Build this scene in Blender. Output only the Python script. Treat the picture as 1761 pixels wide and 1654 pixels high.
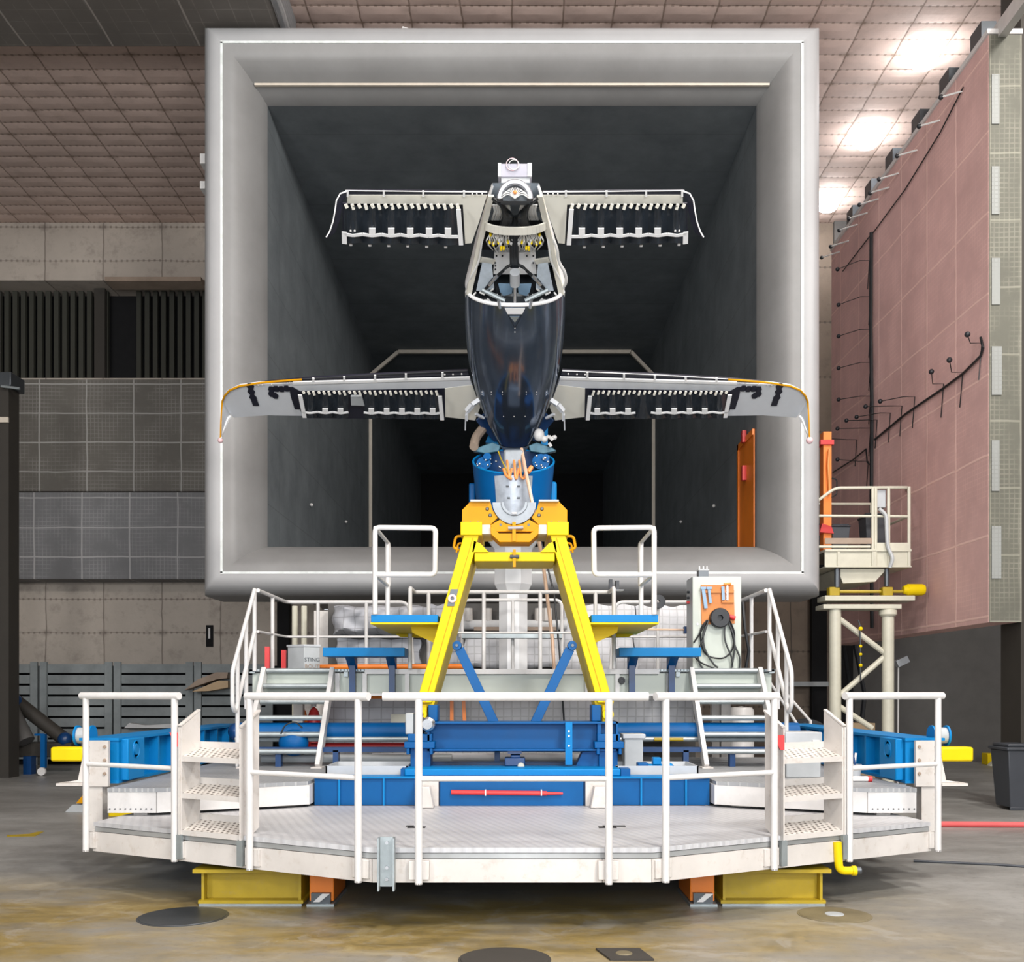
import bpy, math, random
from mathutils import Vector, Matrix
random.seed(7)
for o in list(bpy.data.objects): bpy.data.objects.remove(o)
C = bpy.context.scene.collection
# ---------------------------------------------------------------- camera
F, CX, HY, EYE = 1700.0, 880.5, 1190.0, 1.65
cam_d = bpy.data.cameras.new('camera'); cam = bpy.data.objects.new('camera', cam_d); C.objects.link(cam)
cam.location = (0, 0, EYE); cam.rotation_euler = (math.pi/2, 0, 0)
cam_d.sensor_fit = 'HORIZONTAL'; cam_d.sensor_width = 36; cam_d.lens = F/1761*36
cam_d.shift_y = (HY-827)/1761.0; cam_d.clip_end = 200
bpy.context.scene.camera = cam
# ---------------------------------------------------------------- world, lights, exposure
w = bpy.data.worlds.new('world'); bpy.context.scene.world = w; w.use_nodes = True
bg = w.node_tree.nodes['Background']; bg.inputs[0].default_value = (.86, .93, 1, 1); bg.inputs[1].default_value = 1.05
def area(name, loc, target, size, power, col=(1, .97, .93), sy=None):
    l = bpy.data.lights.new(name, 'AREA'); l.energy = power; l.size = size; l.color = col
    if sy: l.shape = 'RECTANGLE'; l.size_y = sy
    o = bpy.data.objects.new(name, l); C.objects.link(o); o.location = loc
    o.rotation_euler = (Vector(target)-Vector(loc)).to_track_quat('-Z', 'Y').to_euler(); return o
area('unseen_light', (5.5, -1.0, 12.2), (-.5, 11, 2.5), 1.6, 1000)
area('unseen_light', (-4.5, 0.5, 12.2), (0, 12, 3), 1.6, 300)
area('unseen_light', (1.5, 7.0, 12.3), (0, 9.6, 0), 1.2, 200)
area('unseen_light', (8.5, 9.0, 12.3), (-1, 12, 2), 1.2, 520)
area('unseen_light', (-7.5, -2, 6.0), (-8, 16, 11), 2, 520, (1, .97, .94))  # added fill without a fixture, brightens the left ceiling
area('unseen_light', (4.5, -3, 6.0), (6.5, 16, 7), 2, 560, (1, .97, .94))  # added fill out of view, lifts the pink screen
area('unseen_light', (0, -5, 3.2), (0, 15, 5.0), 2.5, 480, (.93, .96, 1))  # added low frontal fill for the wing undersides and tunnel lip
vs = bpy.context.scene.view_settings
vs.view_transform = 'Standard'; vs.look = 'None'; vs.gamma = 1; vs.use_curve_mapping = False; vs.exposure = .48
# ---------------------------------------------------------------- helpers
def at(px, py, Y): return Vector(((px-CX)*Y/F, Y, EYE+(HY-py)*Y/F))
def X(px, Y): return (px-CX)*Y/F
def Z(py, Y): return EYE+(HY-py)*Y/F
V = Vector
class MB:
    def __init__(s): s.v = []; s.f = []; s.uvf = None
    def add(s, vs_, fs):
        n = len(s.v); s.v += [V(p) for p in vs_]; s.f += [tuple(i+n for i in f) for f in fs]; return s
    def box(s, x0, x1, y0, y1, z0, z1):
        return s.add([(x0,y0,z0),(x1,y0,z0),(x1,y1,z0),(x0,y1,z0),(x0,y0,z1),(x1,y0,z1),(x1,y1,z1),(x0,y1,z1)],
            [(0,3,2,1),(4,5,6,7),(0,1,5,4),(1,2,6,5),(2,3,7,6),(3,0,4,7)])
    def beam(s, p, q, w_, h, up=(0,0,1)):
        p, q = V(p), V(q); d = (q-p).normalized(); u = V(up)
        if abs(d.dot(u)) > .99: u = V((0,1,0))
        a = d.cross(u).normalized(); b = a.cross(d).normalized(); a = a*w_/2; b = b*h/2
        return s.add([p-a-b,p+a-b,p+a+b,p-a+b,q-a-b,q+a-b,q+a+b,q-a+b],
            [(0,1,2,3),(7,6,5,4),(0,4,5,1),(1,5,6,2),(2,6,7,3),(3,7,4,0)])
    def prism(s, pts, d):
        pts = [V(p) for p in pts]; d = V(d); n = len(pts)
        return s.add(pts+[p+d for p in pts], [tuple(range(n)), tuple(range(2*n-1, n-1, -1))]+[(i, i+n, (i+1) % n+n, (i+1) % n) for i in range(n)])
    def tube(s, path, r, n=10, closed=False, caps=True):
        P = [V(p) for p in path]; m = len(P); rs = r if isinstance(r, (list, tuple)) else [r]*m
        prev = None; base = len(s.v)
        for i in range(m):
            if closed: d = (P[(i+1) % m]-P[i-1])
            else: d = P[min(i+1, m-1)]-P[max(i-1, 0)]
            d.normalize()
            if prev is None:
                u = V((0,0,1)) if abs(d.z) < .9 else V((0,1,0)); a = d.cross(u).normalized()
            else:
                a = prev-d*prev.dot(d)
                a = a.normalized() if a.length > 1e-6 else prev
            prev = a; b = d.cross(a)
            k = 1.0
            if 0 < i < m-1 or closed:
                e = (P[(i+1) % m]-P[i]).normalized(); c = max(.35, e.dot(d)); k = 1/c if c > .6 else 1.2
            for j in range(n):
                t = 2*math.pi*j/n; s.v.append(P[i]+(a*math.cos(t)+b*math.sin(t))*rs[i])
        R = m if closed else m-1
        for i in range(R):
            for j in range(n):
                A = base+i*n; B = base+((i+1) % m)*n
                s.f.append((A+j, A+(j+1) % n, B+(j+1) % n, B+j))
        if caps and not closed:
            s.f.append(tuple(base+j for j in range(n-1, -1, -1))); s.f.append(tuple(base+(m-1)*n+j for j in range(n)))
        return s
    def lathe(s, o, ax, prof, n=24, a0=0, a1=2*math.pi, ell=1.0, ref=None):
        o = V(o); ax = V(ax).normalized(); u = V(ref) if ref else (V((0,0,1)) if abs(ax.z) < .9 else V((0,-1,0)))
        a = (u-ax*u.dot(ax)).normalized(); b = ax.cross(a); full = abs(a1-a0-2*math.pi) < 1e-6
        m = n if full else n+1; base = len(s.v)
        for r, h in prof:
            for j in range(m):
                t = a0+(a1-a0)*j/n; s.v.append(o+ax*h+a*r*math.cos(t)+b*r*ell*math.sin(t))
        for i in range(len(prof)-1):
            for j in range(n):
                A = base+i*m; B = A+m; j2 = (j+1) % m
                s.f.append((A+j, A+j2, B+j2, B+j))
        return s
    def ball(s, c, r, n=10, sc=(1,1,1)):
        c = V(c); base = len(s.v)
        for i in range(n+1):
            ph = math.pi*i/n
            for j in range(n*2):
                t = math.pi*j/n; s.v.append(c+V((r*sc[0]*math.sin(ph)*math.cos(t), r*sc[1]*math.sin(ph)*math.sin(t), r*sc[2]*math.cos(ph))))
        for i in range(n):
            for j in range(2*n):
                A = base+i*2*n; s.f.append((A+j, A+2*n+j, A+2*n+(j+1) % (2*n), A+(j+1) % (2*n)))
        return s
    def build(s, name, m, parent=None, smooth=True, bevel=0, **tags):
        off = world_of(parent)
        me = bpy.data.meshes.new(name); me.from_pydata([tuple(p-off) for p in s.v], [], s.f)
        me.materials.append(M[m]); me.update()
        import bmesh
        b = bmesh.new(); b.from_mesh(me); bmesh.ops.recalc_face_normals(b, faces=b.faces) if not getattr(s, 'norecalc', 0) else None
        b.to_mesh(me); b.free()
        if smooth:
            for p in me.polygons: p.use_smooth = True
            me.set_sharp_from_angle(angle=math.radians(35))
        o = bpy.data.objects.new(name, me); C.objects.link(o)
        if parent: o.parent = parent
        if bevel:
            md = o.modifiers.new('bevel', 'BEVEL'); md.width = bevel; md.segments = 2; md.limit_method = 'ANGLE'; md.angle_limit = math.radians(40)
        for k, v_ in tags.items(): o[k] = v_
        return o
def world_of(p):
    v = V((0,0,0))
    while p: v += p.location; p = p.parent
    return v
def thing(name, label, cat, loc=(0,0,0), group=None):
    o = bpy.data.objects.new(name, None); C.objects.link(o); o.location = loc; o.empty_display_size = .1
    o['label'] = label; o['category'] = cat
    if group: o['group'] = group
    return o
def single(mb, name, m, label, cat, group=None, **k):
    o = mb.build(name, m, None, **k); o['label'] = label; o['category'] = cat
    if group: o['group'] = group
    return o
def struct(mb, name, m, parent=None, **k):
    o = mb.build(name, m, parent, **k)
    if parent is None: o['kind'] = 'structure'
    return o
def rnd(path, r=.06, n=5):
    """round the inner corners of a polyline"""
    P = [V(p) for p in path]; out = [P[0]]
    for i in range(1, len(P)-1):
        a = (P[i-1]-P[i]); b = (P[i+1]-P[i]); k = min(r, a.length*.45, b.length*.45)
        A = P[i]+a.normalized()*k; B = P[i]+b.normalized()*k
        for j in range(n+1):
            t = j/n; out.append(A*(1-t)**2+P[i]*2*t*(1-t)+B*t*t)
    out.append(P[-1]); return out
# ---------------------------------------------------------------- materials
M = {}
class N:
    def __init__(s, name):
        s.m = bpy.data.materials.new(name); s.m.use_nodes = True; s.t = s.m.node_tree; s.b = s.t.nodes['Principled BSDF']; M[name] = s.m
        s.co = s.n('ShaderNodeTexCoord').outputs['Object']
    def n(s, t, **k):
        x = s.t.nodes.new(t)
        for a, b in k.items(): setattr(x, a, b)
        return x
    def l(s, a, b): s.t.links.new(a, b)
    def val(s, sock, v):
        if hasattr(v, 'is_output'): s.l(v, sock)
        else: sock.default_value = v
    def math(s, op, a, b=0, c=None):
        x = s.n('ShaderNodeMath', operation=op); s.val(x.inputs[0], a); s.val(x.inputs[1], b)
        if c is not None: s.val(x.inputs[2], c)
        return x.outputs[0]
    def noise(s, scale, detail=4, rough=.6, co=None, dist=0):
        x = s.n('ShaderNodeTexNoise'); x.inputs['Scale'].default_value = scale; x.inputs['Detail'].default_value = detail
        x.inputs['Roughness'].default_value = rough; x.inputs['Distortion'].default_value = dist; s.l(co or s.co, x.inputs['Vector']); return x.outputs['Fac']
    def ramp(s, f, stops):
        x = s.n('ShaderNodeValToRGB'); s.l(f, x.inputs[0]); e = x.color_ramp.elements
        while len(e) < len(stops): e.new(.5)
        for i, (p, c) in enumerate(stops): e[i].position = p; e[i].color = (*c, 1) if len(c) == 3 else c
        return x.outputs[0]
    def step(s, f, a, b):
        x = s.n('ShaderNodeMapRange'); x.inputs[1].default_value = a; x.inputs[2].default_value = b; s.l(f, x.inputs[0]); return x.outputs[0]
    def mix(s, f, a, b, mode='MIX'):
        x = s.n('ShaderNodeMix', data_type='RGBA', blend_type=mode); s.val(x.inputs[0], f)
        for sk, v_ in ((x.inputs[6], a), (x.inputs[7], b)):
            if hasattr(v_, 'is_output'): s.l(v_, sk)
            else: sk.default_value = (*v_, 1)
        return x.outputs[2]
    def sep(s, co=None):
        x = s.n('ShaderNodeSeparateXYZ'); s.l(co or s.co, x.inputs[0]); return x.outputs
    def line(s, v_, period, width, off=0.0, soft=.5):
        """1 on a line every <period>"""
        a = s.math('PINGPONG', s.math('ADD', v_, off+1000*period), period/2)
        x = s.n('ShaderNodeMapRange'); x.inputs[1].default_value = width; x.inputs[2].default_value = width*soft
        s.l(a, x.inputs[0]); return x.outputs[0]
    def bump(s, h, strength=.3, dist=.01):
        x = s.n('ShaderNodeBump'); x.inputs['Strength'].default_value = strength; x.inputs['Distance'].default_value = dist
        s.l(h, x.inputs['Height']); s.l(x.outputs[0], s.b.inputs['Normal'])
    def fin(s, col, rough=.5, metal=0, coat=0, spec=.5):
        s.val(s.b.inputs['Base Color'], col if hasattr(col, 'is_output') else (*col, 1)); s.val(s.b.inputs['Roughness'], rough)
        s.b.inputs['Metallic'].default_value = metal; s.b.inputs['Coat Weight'].default_value = coat; s.b.inputs['Specular IOR Level'].default_value = spec
        return s.m
def paint(name, c, rough=.4, metal=0, var=.12, dirt=0, dcol=(.25,.2,.15), sc=3, coat=0, bump=.0, spec=.5):
    a = N(name); f = a.noise(sc, 5, .65)
    lo = tuple(x*(1-var) for x in c); hi = tuple(min(1, x*(1+var*.5)) for x in c)
    col = a.ramp(f, [(.3, lo), (.7, hi)])
    if dirt:
        g = a.step(a.noise(sc*6, 6, .7), .60-.12*dirt, .75); col = a.mix(a.math('MULTIPLY', g, dirt), col, dcol)
    r = a.math('ADD', a.math('MULTIPLY', a.noise(sc*2, 3), .15), rough-.07)
    if bump: a.bump(a.noise(sc*12, 4), bump, .004)
    return a.fin(col, r, metal, coat, spec)
paint('white_paint', (.66,.645,.63), .38, dirt=.25, dcol=(.45,.38,.30))
paint('white_worn', (.60,.565,.53), .45, dirt=.45, dcol=(.35,.27,.2), sc=2)
paint('cream_paint', (.55,.53,.43), .45, dirt=.2)
paint('cabinet_paint', (.50,.54,.48), .4, var=.05)
paint('yellow_paint', (.73,.53,.003), .45, var=.06, dirt=.08, dcol=(.4,.28,.01), spec=.18)
paint('amber_paint', (.60,.27,.002), .45, spec=.18, var=.06, dirt=.1, dcol=(.5,.3,.02))
paint('mustard_and_shaded_yellow', (.40,.28,.008), .45, var=.15, dirt=.3)  # darkened to paint the under-deck shade onto the stands; plain mustard elsewhere
paint('orange_paint', (.85,.22,.02), .4, var=.1, dirt=.15)
paint('blue_paint', (.000,.085,.27), .42, var=.12, dirt=.1, dcol=(.0,.05,.17), spec=.2)
paint('sky_blue_paint', (.000,.18,.46), .45, var=.08, spec=.2)
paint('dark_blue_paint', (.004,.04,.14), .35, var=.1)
paint('red_paint', (.6,.03,.03), .4)
paint('red_rubber', (.75,.12,.12), .6)
paint('black_rubber', (.012,.014,.018), .5)
paint('black_cable', (.01,.012,.014), .35)
paint('white_cable', (.7,.7,.68), .4)
paint('orange_hose', (.85,.28,.07), .45)
paint('galvanised', (.36,.40,.41), .45, .6, var=.2, bump=.3)
paint('ring_zinc', (.30,.33,.36), .5, .2, var=.2, sc=9)
paint('steel', (.55,.56,.58), .28, .9, var=.15)
paint('silver', (.75,.77,.8), .22, .9, var=.1)
paint('dark_steel', (.10,.11,.12), .4, .7)
paint('grey_plastic', (.40,.42,.43), .45)
paint('light_grey_plastic', (.45,.47,.49), .4)
paint('dark_plastic', (.045,.05,.06), .5)
paint('dark_brown', (.035,.03,.024), .7)
paint('dark_wall_paint', (.10,.095,.09), .8, var=.15)
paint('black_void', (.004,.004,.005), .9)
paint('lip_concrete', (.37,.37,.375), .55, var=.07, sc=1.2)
paint('tape', (.78,.82,.80), .5, sc=8, var=.2)
paint('beige_strip', (.62,.55,.46), .5)
paint('wood_orange', (.60,.20,.035), .5, var=.2, sc=6)
paint('cardboard', (.50,.36,.22), .8)
paint('plank', (.34,.26,.20), .8, var=.2)
paint('steel_blue_plate', (.20,.32,.45), .4, .1, var=.15)
paint('copper_pipe', (.70,.48,.34), .35, .2)
paint('wing_skin', (.60,.62,.65), .35, var=.05)
paint('wing_white', (.82,.82,.82), .35, var=.04)
paint('wing_cream', (.72,.70,.62), .4, var=.05)
paint('fan_dark', (.020,.026,.034), .22, var=.15, sc=3)
paint('cover_brown', (.17,.14,.08), .5, var=.3)
paint('fan_black', (.010,.011,.022), .4)
paint('lavender_plastic', (.34,.34,.40), .4)
paint('nose_silver', (.42,.43,.47), .3, .6, var=.2)
paint('pink_ball', (.75,.50,.52), .5)
paint('cover_sheet', (.42,.46,.52), .3, .3, var=.25, sc=5)
paint('teal_plate', (.06,.16,.22), .35, .2, var=.3, sc=6)
paint('lining', (.42,.48,.54), .4, var=.25, sc=5)
paint('slat_grey', (.24,.265,.27), .75, var=.25, sc=2)
paint('louvre', (.035,.035,.026), .7)
paint('sheet_white', (.6,.6,.6), .7, bump=.4)
a = N('fuselage_gloss'); a.fin(a.ramp(a.noise(4, 4), [(.3, (.12,.16,.23)), (.7, (.16,.20,.27))]), .14, .85, .3, .5); a.b.inputs['Coat Roughness'].default_value = .05
# duct interior
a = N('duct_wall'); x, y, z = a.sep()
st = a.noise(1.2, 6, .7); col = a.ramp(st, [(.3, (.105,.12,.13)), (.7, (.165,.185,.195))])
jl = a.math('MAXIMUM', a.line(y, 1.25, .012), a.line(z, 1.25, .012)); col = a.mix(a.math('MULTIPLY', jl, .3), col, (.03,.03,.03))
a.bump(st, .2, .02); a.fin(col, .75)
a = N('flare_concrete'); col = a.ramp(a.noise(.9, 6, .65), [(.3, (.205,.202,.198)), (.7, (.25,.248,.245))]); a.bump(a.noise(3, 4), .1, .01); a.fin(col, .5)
# quilted hall lining (ceiling in xy)
def padded(name, ax, ay, px_, py_, base, seam, oy=0, ox=0, dirt=.5, studs=True, pillow=.05):
    a = N(name); s = a.sep(); u, v_ = s[ax], s[ay]
    wob = a.math('MULTIPLY', a.math('SUBTRACT', a.noise(1.3, 3), .5), .10)
    u2 = a.math('ADD', u, wob); v2 = a.math('ADD', v_, a.math('MULTIPLY', wob, .5))
    lu = a.line(u2, px_, .022, ox, .2); lv = a.line(v2, py_, .016, oy, .2)
    n1 = a.noise(.7, 6, .7); col = a.ramp(n1, [(.3, tuple(c*.80 for c in base)), (.72, base)])
    n2 = a.step(a.noise(2.6, 5, .7), .52, .75); col = a.mix(a.math('MULTIPLY', n2, dirt*.45), col, seam)
    near = a.math('MULTIPLY', a.line(u2, px_, .16, ox, 0), a.line(v2, py_*2, .10, oy, 0))
    col = a.mix(a.math('MULTIPLY', near, .75), col, seam)
    col = a.mix(a.math('MULTIPLY', lv, .45), col, seam); col = a.mix(a.math('MULTIPLY', lu, .8), col, seam)
    if studs:
        sd = a.math('MULTIPLY', a.line(u, .13, .03, 0, .6), a.line(v2, py_, .035, oy, .6)); col = a.mix(a.math('MULTIPLY', sd, .6), col, seam)
    pu = a.math('PINGPONG', a.math('ADD', u2, ox+1000*px_), px_/2); pv = a.math('PINGPONG', a.math('ADD', v2, oy+1000*py_), py_/2)
    h = a.math('MULTIPLY', a.math('POWER', a.math('MULTIPLY', pu, 2/px_), .4), a.math('POWER', a.math('MULTIPLY', pv, 2/py_), .4))
    h = a.math('ADD', h, a.math('MULTIPLY', n1, .5)); a.bump(h, .6, pillow); a.fin(col, .75)
padded('ceiling_pads', 0, 1, .83, .41, (.74,.57,.50), (.22,.15,.11))
padded('wall_pads', 0, 2, 1.38, .80, (.50,.44,.38), (.16,.13,.11), oy=.15, dirt=1.0)
padded('brown_pads', 0, 2, 1.1, 1.3, (.22,.17,.13), (.06,.05,.04), dirt=.9)
# wire mesh over grey insulation
def meshwall(name, ax, ay, pu, pv, base, wire, fine=.09, coarse=.9, ox=0, oy=0, fw=.012, k=.35, full=False):
    a = N(name); s = a.sep(); u, v_ = s[ax], s[ay]
    wob = a.math('MULTIPLY', a.math('SUBTRACT', a.noise(.9, 3), .5), .06); u = a.math('ADD', u, wob); v2 = a.math('ADD', v_, wob)
    n1 = a.noise(.8, 5, .65); col = a.ramp(n1, [(.3, tuple(c*.78 for c in base)), (.7, base)])
    if fine:
        fl = a.math('MAXIMUM', a.line(u, fine, fw, 0, .3), a.line(v2, fine, fw, 0, .3)); patch = a.step(a.noise(1.6, 3), *((-.2, -.1) if full else (.38, .62)))
        col = a.mix(a.math('MULTIPLY', a.math('MULTIPLY', fl, patch), k), col, wire)
    cl = a.math('MAXIMUM', a.line(u, pu, .022, ox, .4), a.line(v2, pv, .022, oy, .4)); col = a.mix(a.math('MULTIPLY', cl, coarse), col, wire)
    a.bump(a.math('ADD', n1, a.math('MULTIPLY', cl, .3)), .4, .03); a.fin(col, .7)
meshwall('mesh_panel_brown', 0, 2, 1.10, .68, (.15,.138,.12), (.36,.35,.33), oy=.02)
meshwall('mesh_panel_grey', 0, 2, 1.10, .68, (.20,.20,.205), (.40,.39,.39))
meshwall('baffle_mesh', 0, 1, 1.43, 1.15, (.15,.135,.12), (.34,.31,.28), fine=.28)
meshwall('pink_screen', 1, 2, 1.055, 1.15, (.74,.46,.43), (.95,.66,.57), fine=.075, ox=-.03, oy=-.08, k=.22, coarse=.55)
meshwall('screen_end', 0, 2, .45, .95, (.13,.127,.10), (.30,.29,.23), fine=.07, k=.4, coarse=.5)
meshwall('screen_patch', 0, 2, 9, 9, (.30,.31,.295), (.17,.17,.16), fine=.06, k=.6, coarse=0)
meshwall('quilt_mat', 0, 2, 9, 9, (.56,.57,.61), (.30,.30,.32), fine=.16, coarse=0, fw=.012, k=.75, full=True)
meshwall('quilt_white', 0, 2, 9, 9, (.72,.72,.74), (.42,.42,.42), fine=.11, coarse=0, fw=.012, k=.65, full=True)
# chequer deck plate
a = N('deck_plate'); x, y, z = a.sep(); d1 = a.math('ADD', x, a.math('MULTIPLY', y, .35))
ln = a.line(d1, .075, .024, 0, .3); l2 = a.line(y, .09, .03, 0, .3); pat = a.math('MULTIPLY', ln, a.math('ADD', .55, a.math('MULTIPLY', l2, .45)))
col = a.ramp(a.noise(1.5, 5), [(.3, (.50,.50,.51)), (.7, (.60,.60,.615))]); col = a.mix(a.math('MULTIPLY', pat, .45), col, (.40,.40,.42))
col = a.mix(a.line(y, 30, .008, -7.93, .5), col, (.15,.14,.15)); a.bump(pat, .5, .006); a.fin(col, .42, .25)
a = N('grey_grip'); x, y, z = a.sep(); ln = a.math('MULTIPLY', a.line(x, .05, .012), a.line(y, .05, .012))
col = a.ramp(a.noise(1.5, 5), [(.3, (.25,.26,.27)), (.7, (.36,.37,.38))]); col = a.mix(a.math('MULTIPLY', ln, .5), col, (.5,.5,.5)); a.bump(ln, .4, .004); a.fin(col, .55, .2)
a = N('tread_plate'); x, y, z = a.sep(); ln = a.math('MULTIPLY', a.line(x, .045, .013, 0, .6), a.line(y, .045, .013, 0, .6))
col = a.ramp(a.noise(5, 5), [(.3, (.58,.53,.48)), (.7, (.70,.66,.61))]); col = a.mix(ln, col, (.12,.10,.08)); a.bump(ln, .6, .004); a.fin(col, .5)
a = N('edge_metal'); a.fin(a.ramp(a.noise(2, 5), [(.3, (.33,.34,.34)), (.7, (.47,.48,.48))]), .4, .5)
# floor
a = N('floor_concrete'); x, y, z = a.sep()
mp = a.n('ShaderNodeMapping'); mp.inputs['Scale'].default_value = (.6, 1.15, 1); a.l(a.co, mp.inputs[0])
n1 = a.noise(.9, 8, .68, mp.outputs[0]); n2 = a.noise(2.6, 6, .7, mp.outputs[0], 1.0); n3 = a.noise(.5, 4, .6)
col = a.ramp(n1, [(.28, (.17,.163,.15)), (.5, (.26,.255,.24)), (.75, (.38,.375,.36))])
yel = a.ramp(n2, [(.3, (.13,.088,.014)), (.55, (.25,.175,.045)), (.75, (.38,.31,.15))])
mask = a.math('MULTIPLY', a.step(y, 9.2, 7.6), a.step(x, 3.8, 1.6))
mask = a.math('MULTIPLY', mask, a.step(a.math('ADD', n1, a.math('MULTIPLY', n3, .6)), .62, .86)); mask = a.math('MULTIPLY', mask, a.step(y, 5.55, 6.25))
col = a.mix(a.math('MULTIPLY', mask, .9), col, yel)
col = a.mix(a.math('MULTIPLY', a.step(a.noise(5, 6, .7, mp.outputs[0]), .6, .8), .35), col, (.42,.42,.41))
n5 = a.noise(14, 6, .75); col = a.mix(a.math('MULTIPLY', a.step(n5, .52, .68), .35), col, (.10,.09,.07)); n6 = a.noise(1.6, 5, .7, None, 1.5); col = a.mix(a.math('MULTIPLY', a.step(n6, .55, .62), .28), col, (.36,.35,.33))
a.bump(n2, .1, .01); a.fin(col, a.math('ADD', .24, a.math('MULTIPLY', n2, .35)), 0)
a = N('lamp_glow'); a.b.inputs['Emission Color'].default_value = (1, .98, .96, 1); a.b.inputs['Emission Strength'].default_value = 25; a.fin((1,1,1))
# ================================================================ the setting
YB = 23.4; ZC = EYE+11.1
struct(MB().box(-15, 15, -14, 46, -.2, 0), 'floor', 'floor_concrete', smooth=False)
struct(MB().box(-15, 15, -14, YB+1, ZC, ZC+.2), 'ceiling', 'ceiling_pads', smooth=False)
struct(MB().box(-15.2, -15, -14, YB+1, 0, ZC), 'wall_left', 'dark_wall_paint', smooth=False)
struct(MB().box(15, 15.2, -14, YB+1, 0, ZC), 'wall_right', 'dark_wall_paint', smooth=False)
zz = lambda py: Z(py, YB)
struct(MB().box(-15, -4.5, YB, YB+.3, 0, zz(650)).box(-15, -4.5, YB-.02, YB+1, zz(483), ZC), 'wall_back_left', 'wall_pads', smooth=False)
struct(MB().box(-15, -4.5, YB+.9, YB+1, zz(650), zz(483)), 'wall_back_recess', 'black_void', smooth=False)
struct(MB().box(-4.5, 4.5, YB, YB+.3, 0, 3.6), 'wall_back', 'wall_pads', smooth=False)
struct(MB().box(-4.5, 4.5, YB, YB+.3, 11.83, ZC), 'wall_back_top', 'wall_pads', smooth=False)
m = MB().box(4.5, 7.6, YB, YB+.3, 0, ZC)
struct(m, 'wall_back_right', 'brown_pads', smooth=False)
m = MB().box(7.6, 15, YB-.1, YB+.3, 0, ZC)
struct(m, 'wall_back_far_right', 'dark_wall_paint', smooth=False)
# dark pilasters on the back wall
for i, (a_, b_, lab) in enumerate(((1395, 1421, 0), (1436, 1466, 1))):
    struct(MB().box(X(a_, YB-.2), X(b_, YB-.2), YB-.25, YB-.1, 0, 5.6), 'trim_%d' % (i+1), 'black_void')
struct(MB().box(X(478, YB-.2), X(498, YB-.2), YB-.3, YB-.1, 0, 4.6), 'trim_3', 'black_void')
struct(MB().box(X(1340, 23), X(1425, 23), 23, YB, Z(1180, 23), Z(1172, 23)), 'trim_4', 'grey_plastic')
# beam above the louvres
m = MB().box(X(186, 23.3), X(350, 23.3), 23.1, 23.6, zz(492), zz(485)); struct(m, 'trim_5', 'plank')
# louvre screen behind the mesh panels
t = thing('louvre_screen', 'dark vertical louvre screen high on the left back wall above the grey mesh panels', 'louvre', (-8, 24, 9))
m = MB()
for i in range(52):
    x0 = -14.9+i*.2
    if abs(x0+9.5) < .25: continue
    m.box(x0, x0+.11, 23.95, 24.05, zz(652), zz(484))
m.build('slats', 'louvre', t)
MB().box(X(165, 23.9), X(183, 23.9), 23.8, 23.94, zz(650), zz(484)).build('mullion', 'dark_brown', t)
# mesh covered absorber panels on the back wall
t = single(MB().box(-14, -4.55, 23.0, YB-.001, Z(845, 23.0), Z(652, 23.0)), 'absorber_panel', 'mesh_panel_brown', 'upper brown grey mesh-covered absorber panel on left back wall below the dark louvres', 'wall panel', 'absorber panels on the left back wall', bevel=.02)
t = single(MB().box(-14, -4.55, 22.75, YB-.001, Z(996, 22.75), Z(846, 22.75)), 'absorber_panel', 'mesh_panel_grey', 'lower grey mesh-covered absorber panel on left back wall above the bare padded wall', 'wall panel', 'absorber panels on the left back wall', bevel=.02)
# small dark hatch
t = thing('wall_hatch', 'small black slot hatch with a white handle in the padded left back wall', 'hatch', at(361, 1093, YB))
MB().box(X(355, YB), X(367, YB), YB-.03, YB+.01, zz(1112), zz(1075)).build('hatch_plate', 'black_void', t)
MB().box(X(359.5, YB), X(362.5, YB), YB-.06, YB-.031, zz(1098), zz(1080)).build('handle', 'white_paint', t)
# grey mesh ceiling baffle, upper left
zb = EYE+10.63
t = thing('ceiling_baffle', 'dark grey mesh baffle slab hanging under the ceiling at upper left', 'baffle', (-8, 14, zb))
MB().box(-15, -3.72, 9, 16.3, zb, zb+.45).build('baffle_body', 'baffle_mesh', t, bevel=.03)
MB().box(-3.72, -3.55, 9, 16.3, zb-.02, zb+.45).build('edge_rail', 'mesh_panel_grey', t, bevel=.05)
# ---------------------------------------------------------------- collector mouth of the tunnel
hc, hw, zc = 4.19, 4.59, 7.72
cm = thing('tunnel_mouth', 'huge square grey funnel-shaped wind tunnel mouth around the dark duct', 'wind tunnel', (0, 16, zc-hc))
def loops(prof, name, m_, parent, skip=()):
    mb = MB(); n = len(prof)
    for d, y in prof:
        a_, b_ = hw+d, hc+d; mb.v += [V((-a_, y, zc-b_)), V((a_, y, zc-b_)), V((a_, y, zc+b_)), V((-a_, y, zc+b_))]
    for i in range(n-1):
        for j in range(4): mb.f.append((4*i+j, 4*i+(j+1) % 4, 4*i+4+(j+1) % 4, 4*i+4+j))
    return mb.build(name, m_, parent)
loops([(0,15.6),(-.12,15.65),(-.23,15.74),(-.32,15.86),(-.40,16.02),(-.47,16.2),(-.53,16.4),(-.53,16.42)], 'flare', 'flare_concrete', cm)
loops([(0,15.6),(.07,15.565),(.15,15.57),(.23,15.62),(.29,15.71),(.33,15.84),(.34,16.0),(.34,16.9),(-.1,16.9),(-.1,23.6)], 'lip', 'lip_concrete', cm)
a_, b_ = hw, hc
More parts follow.
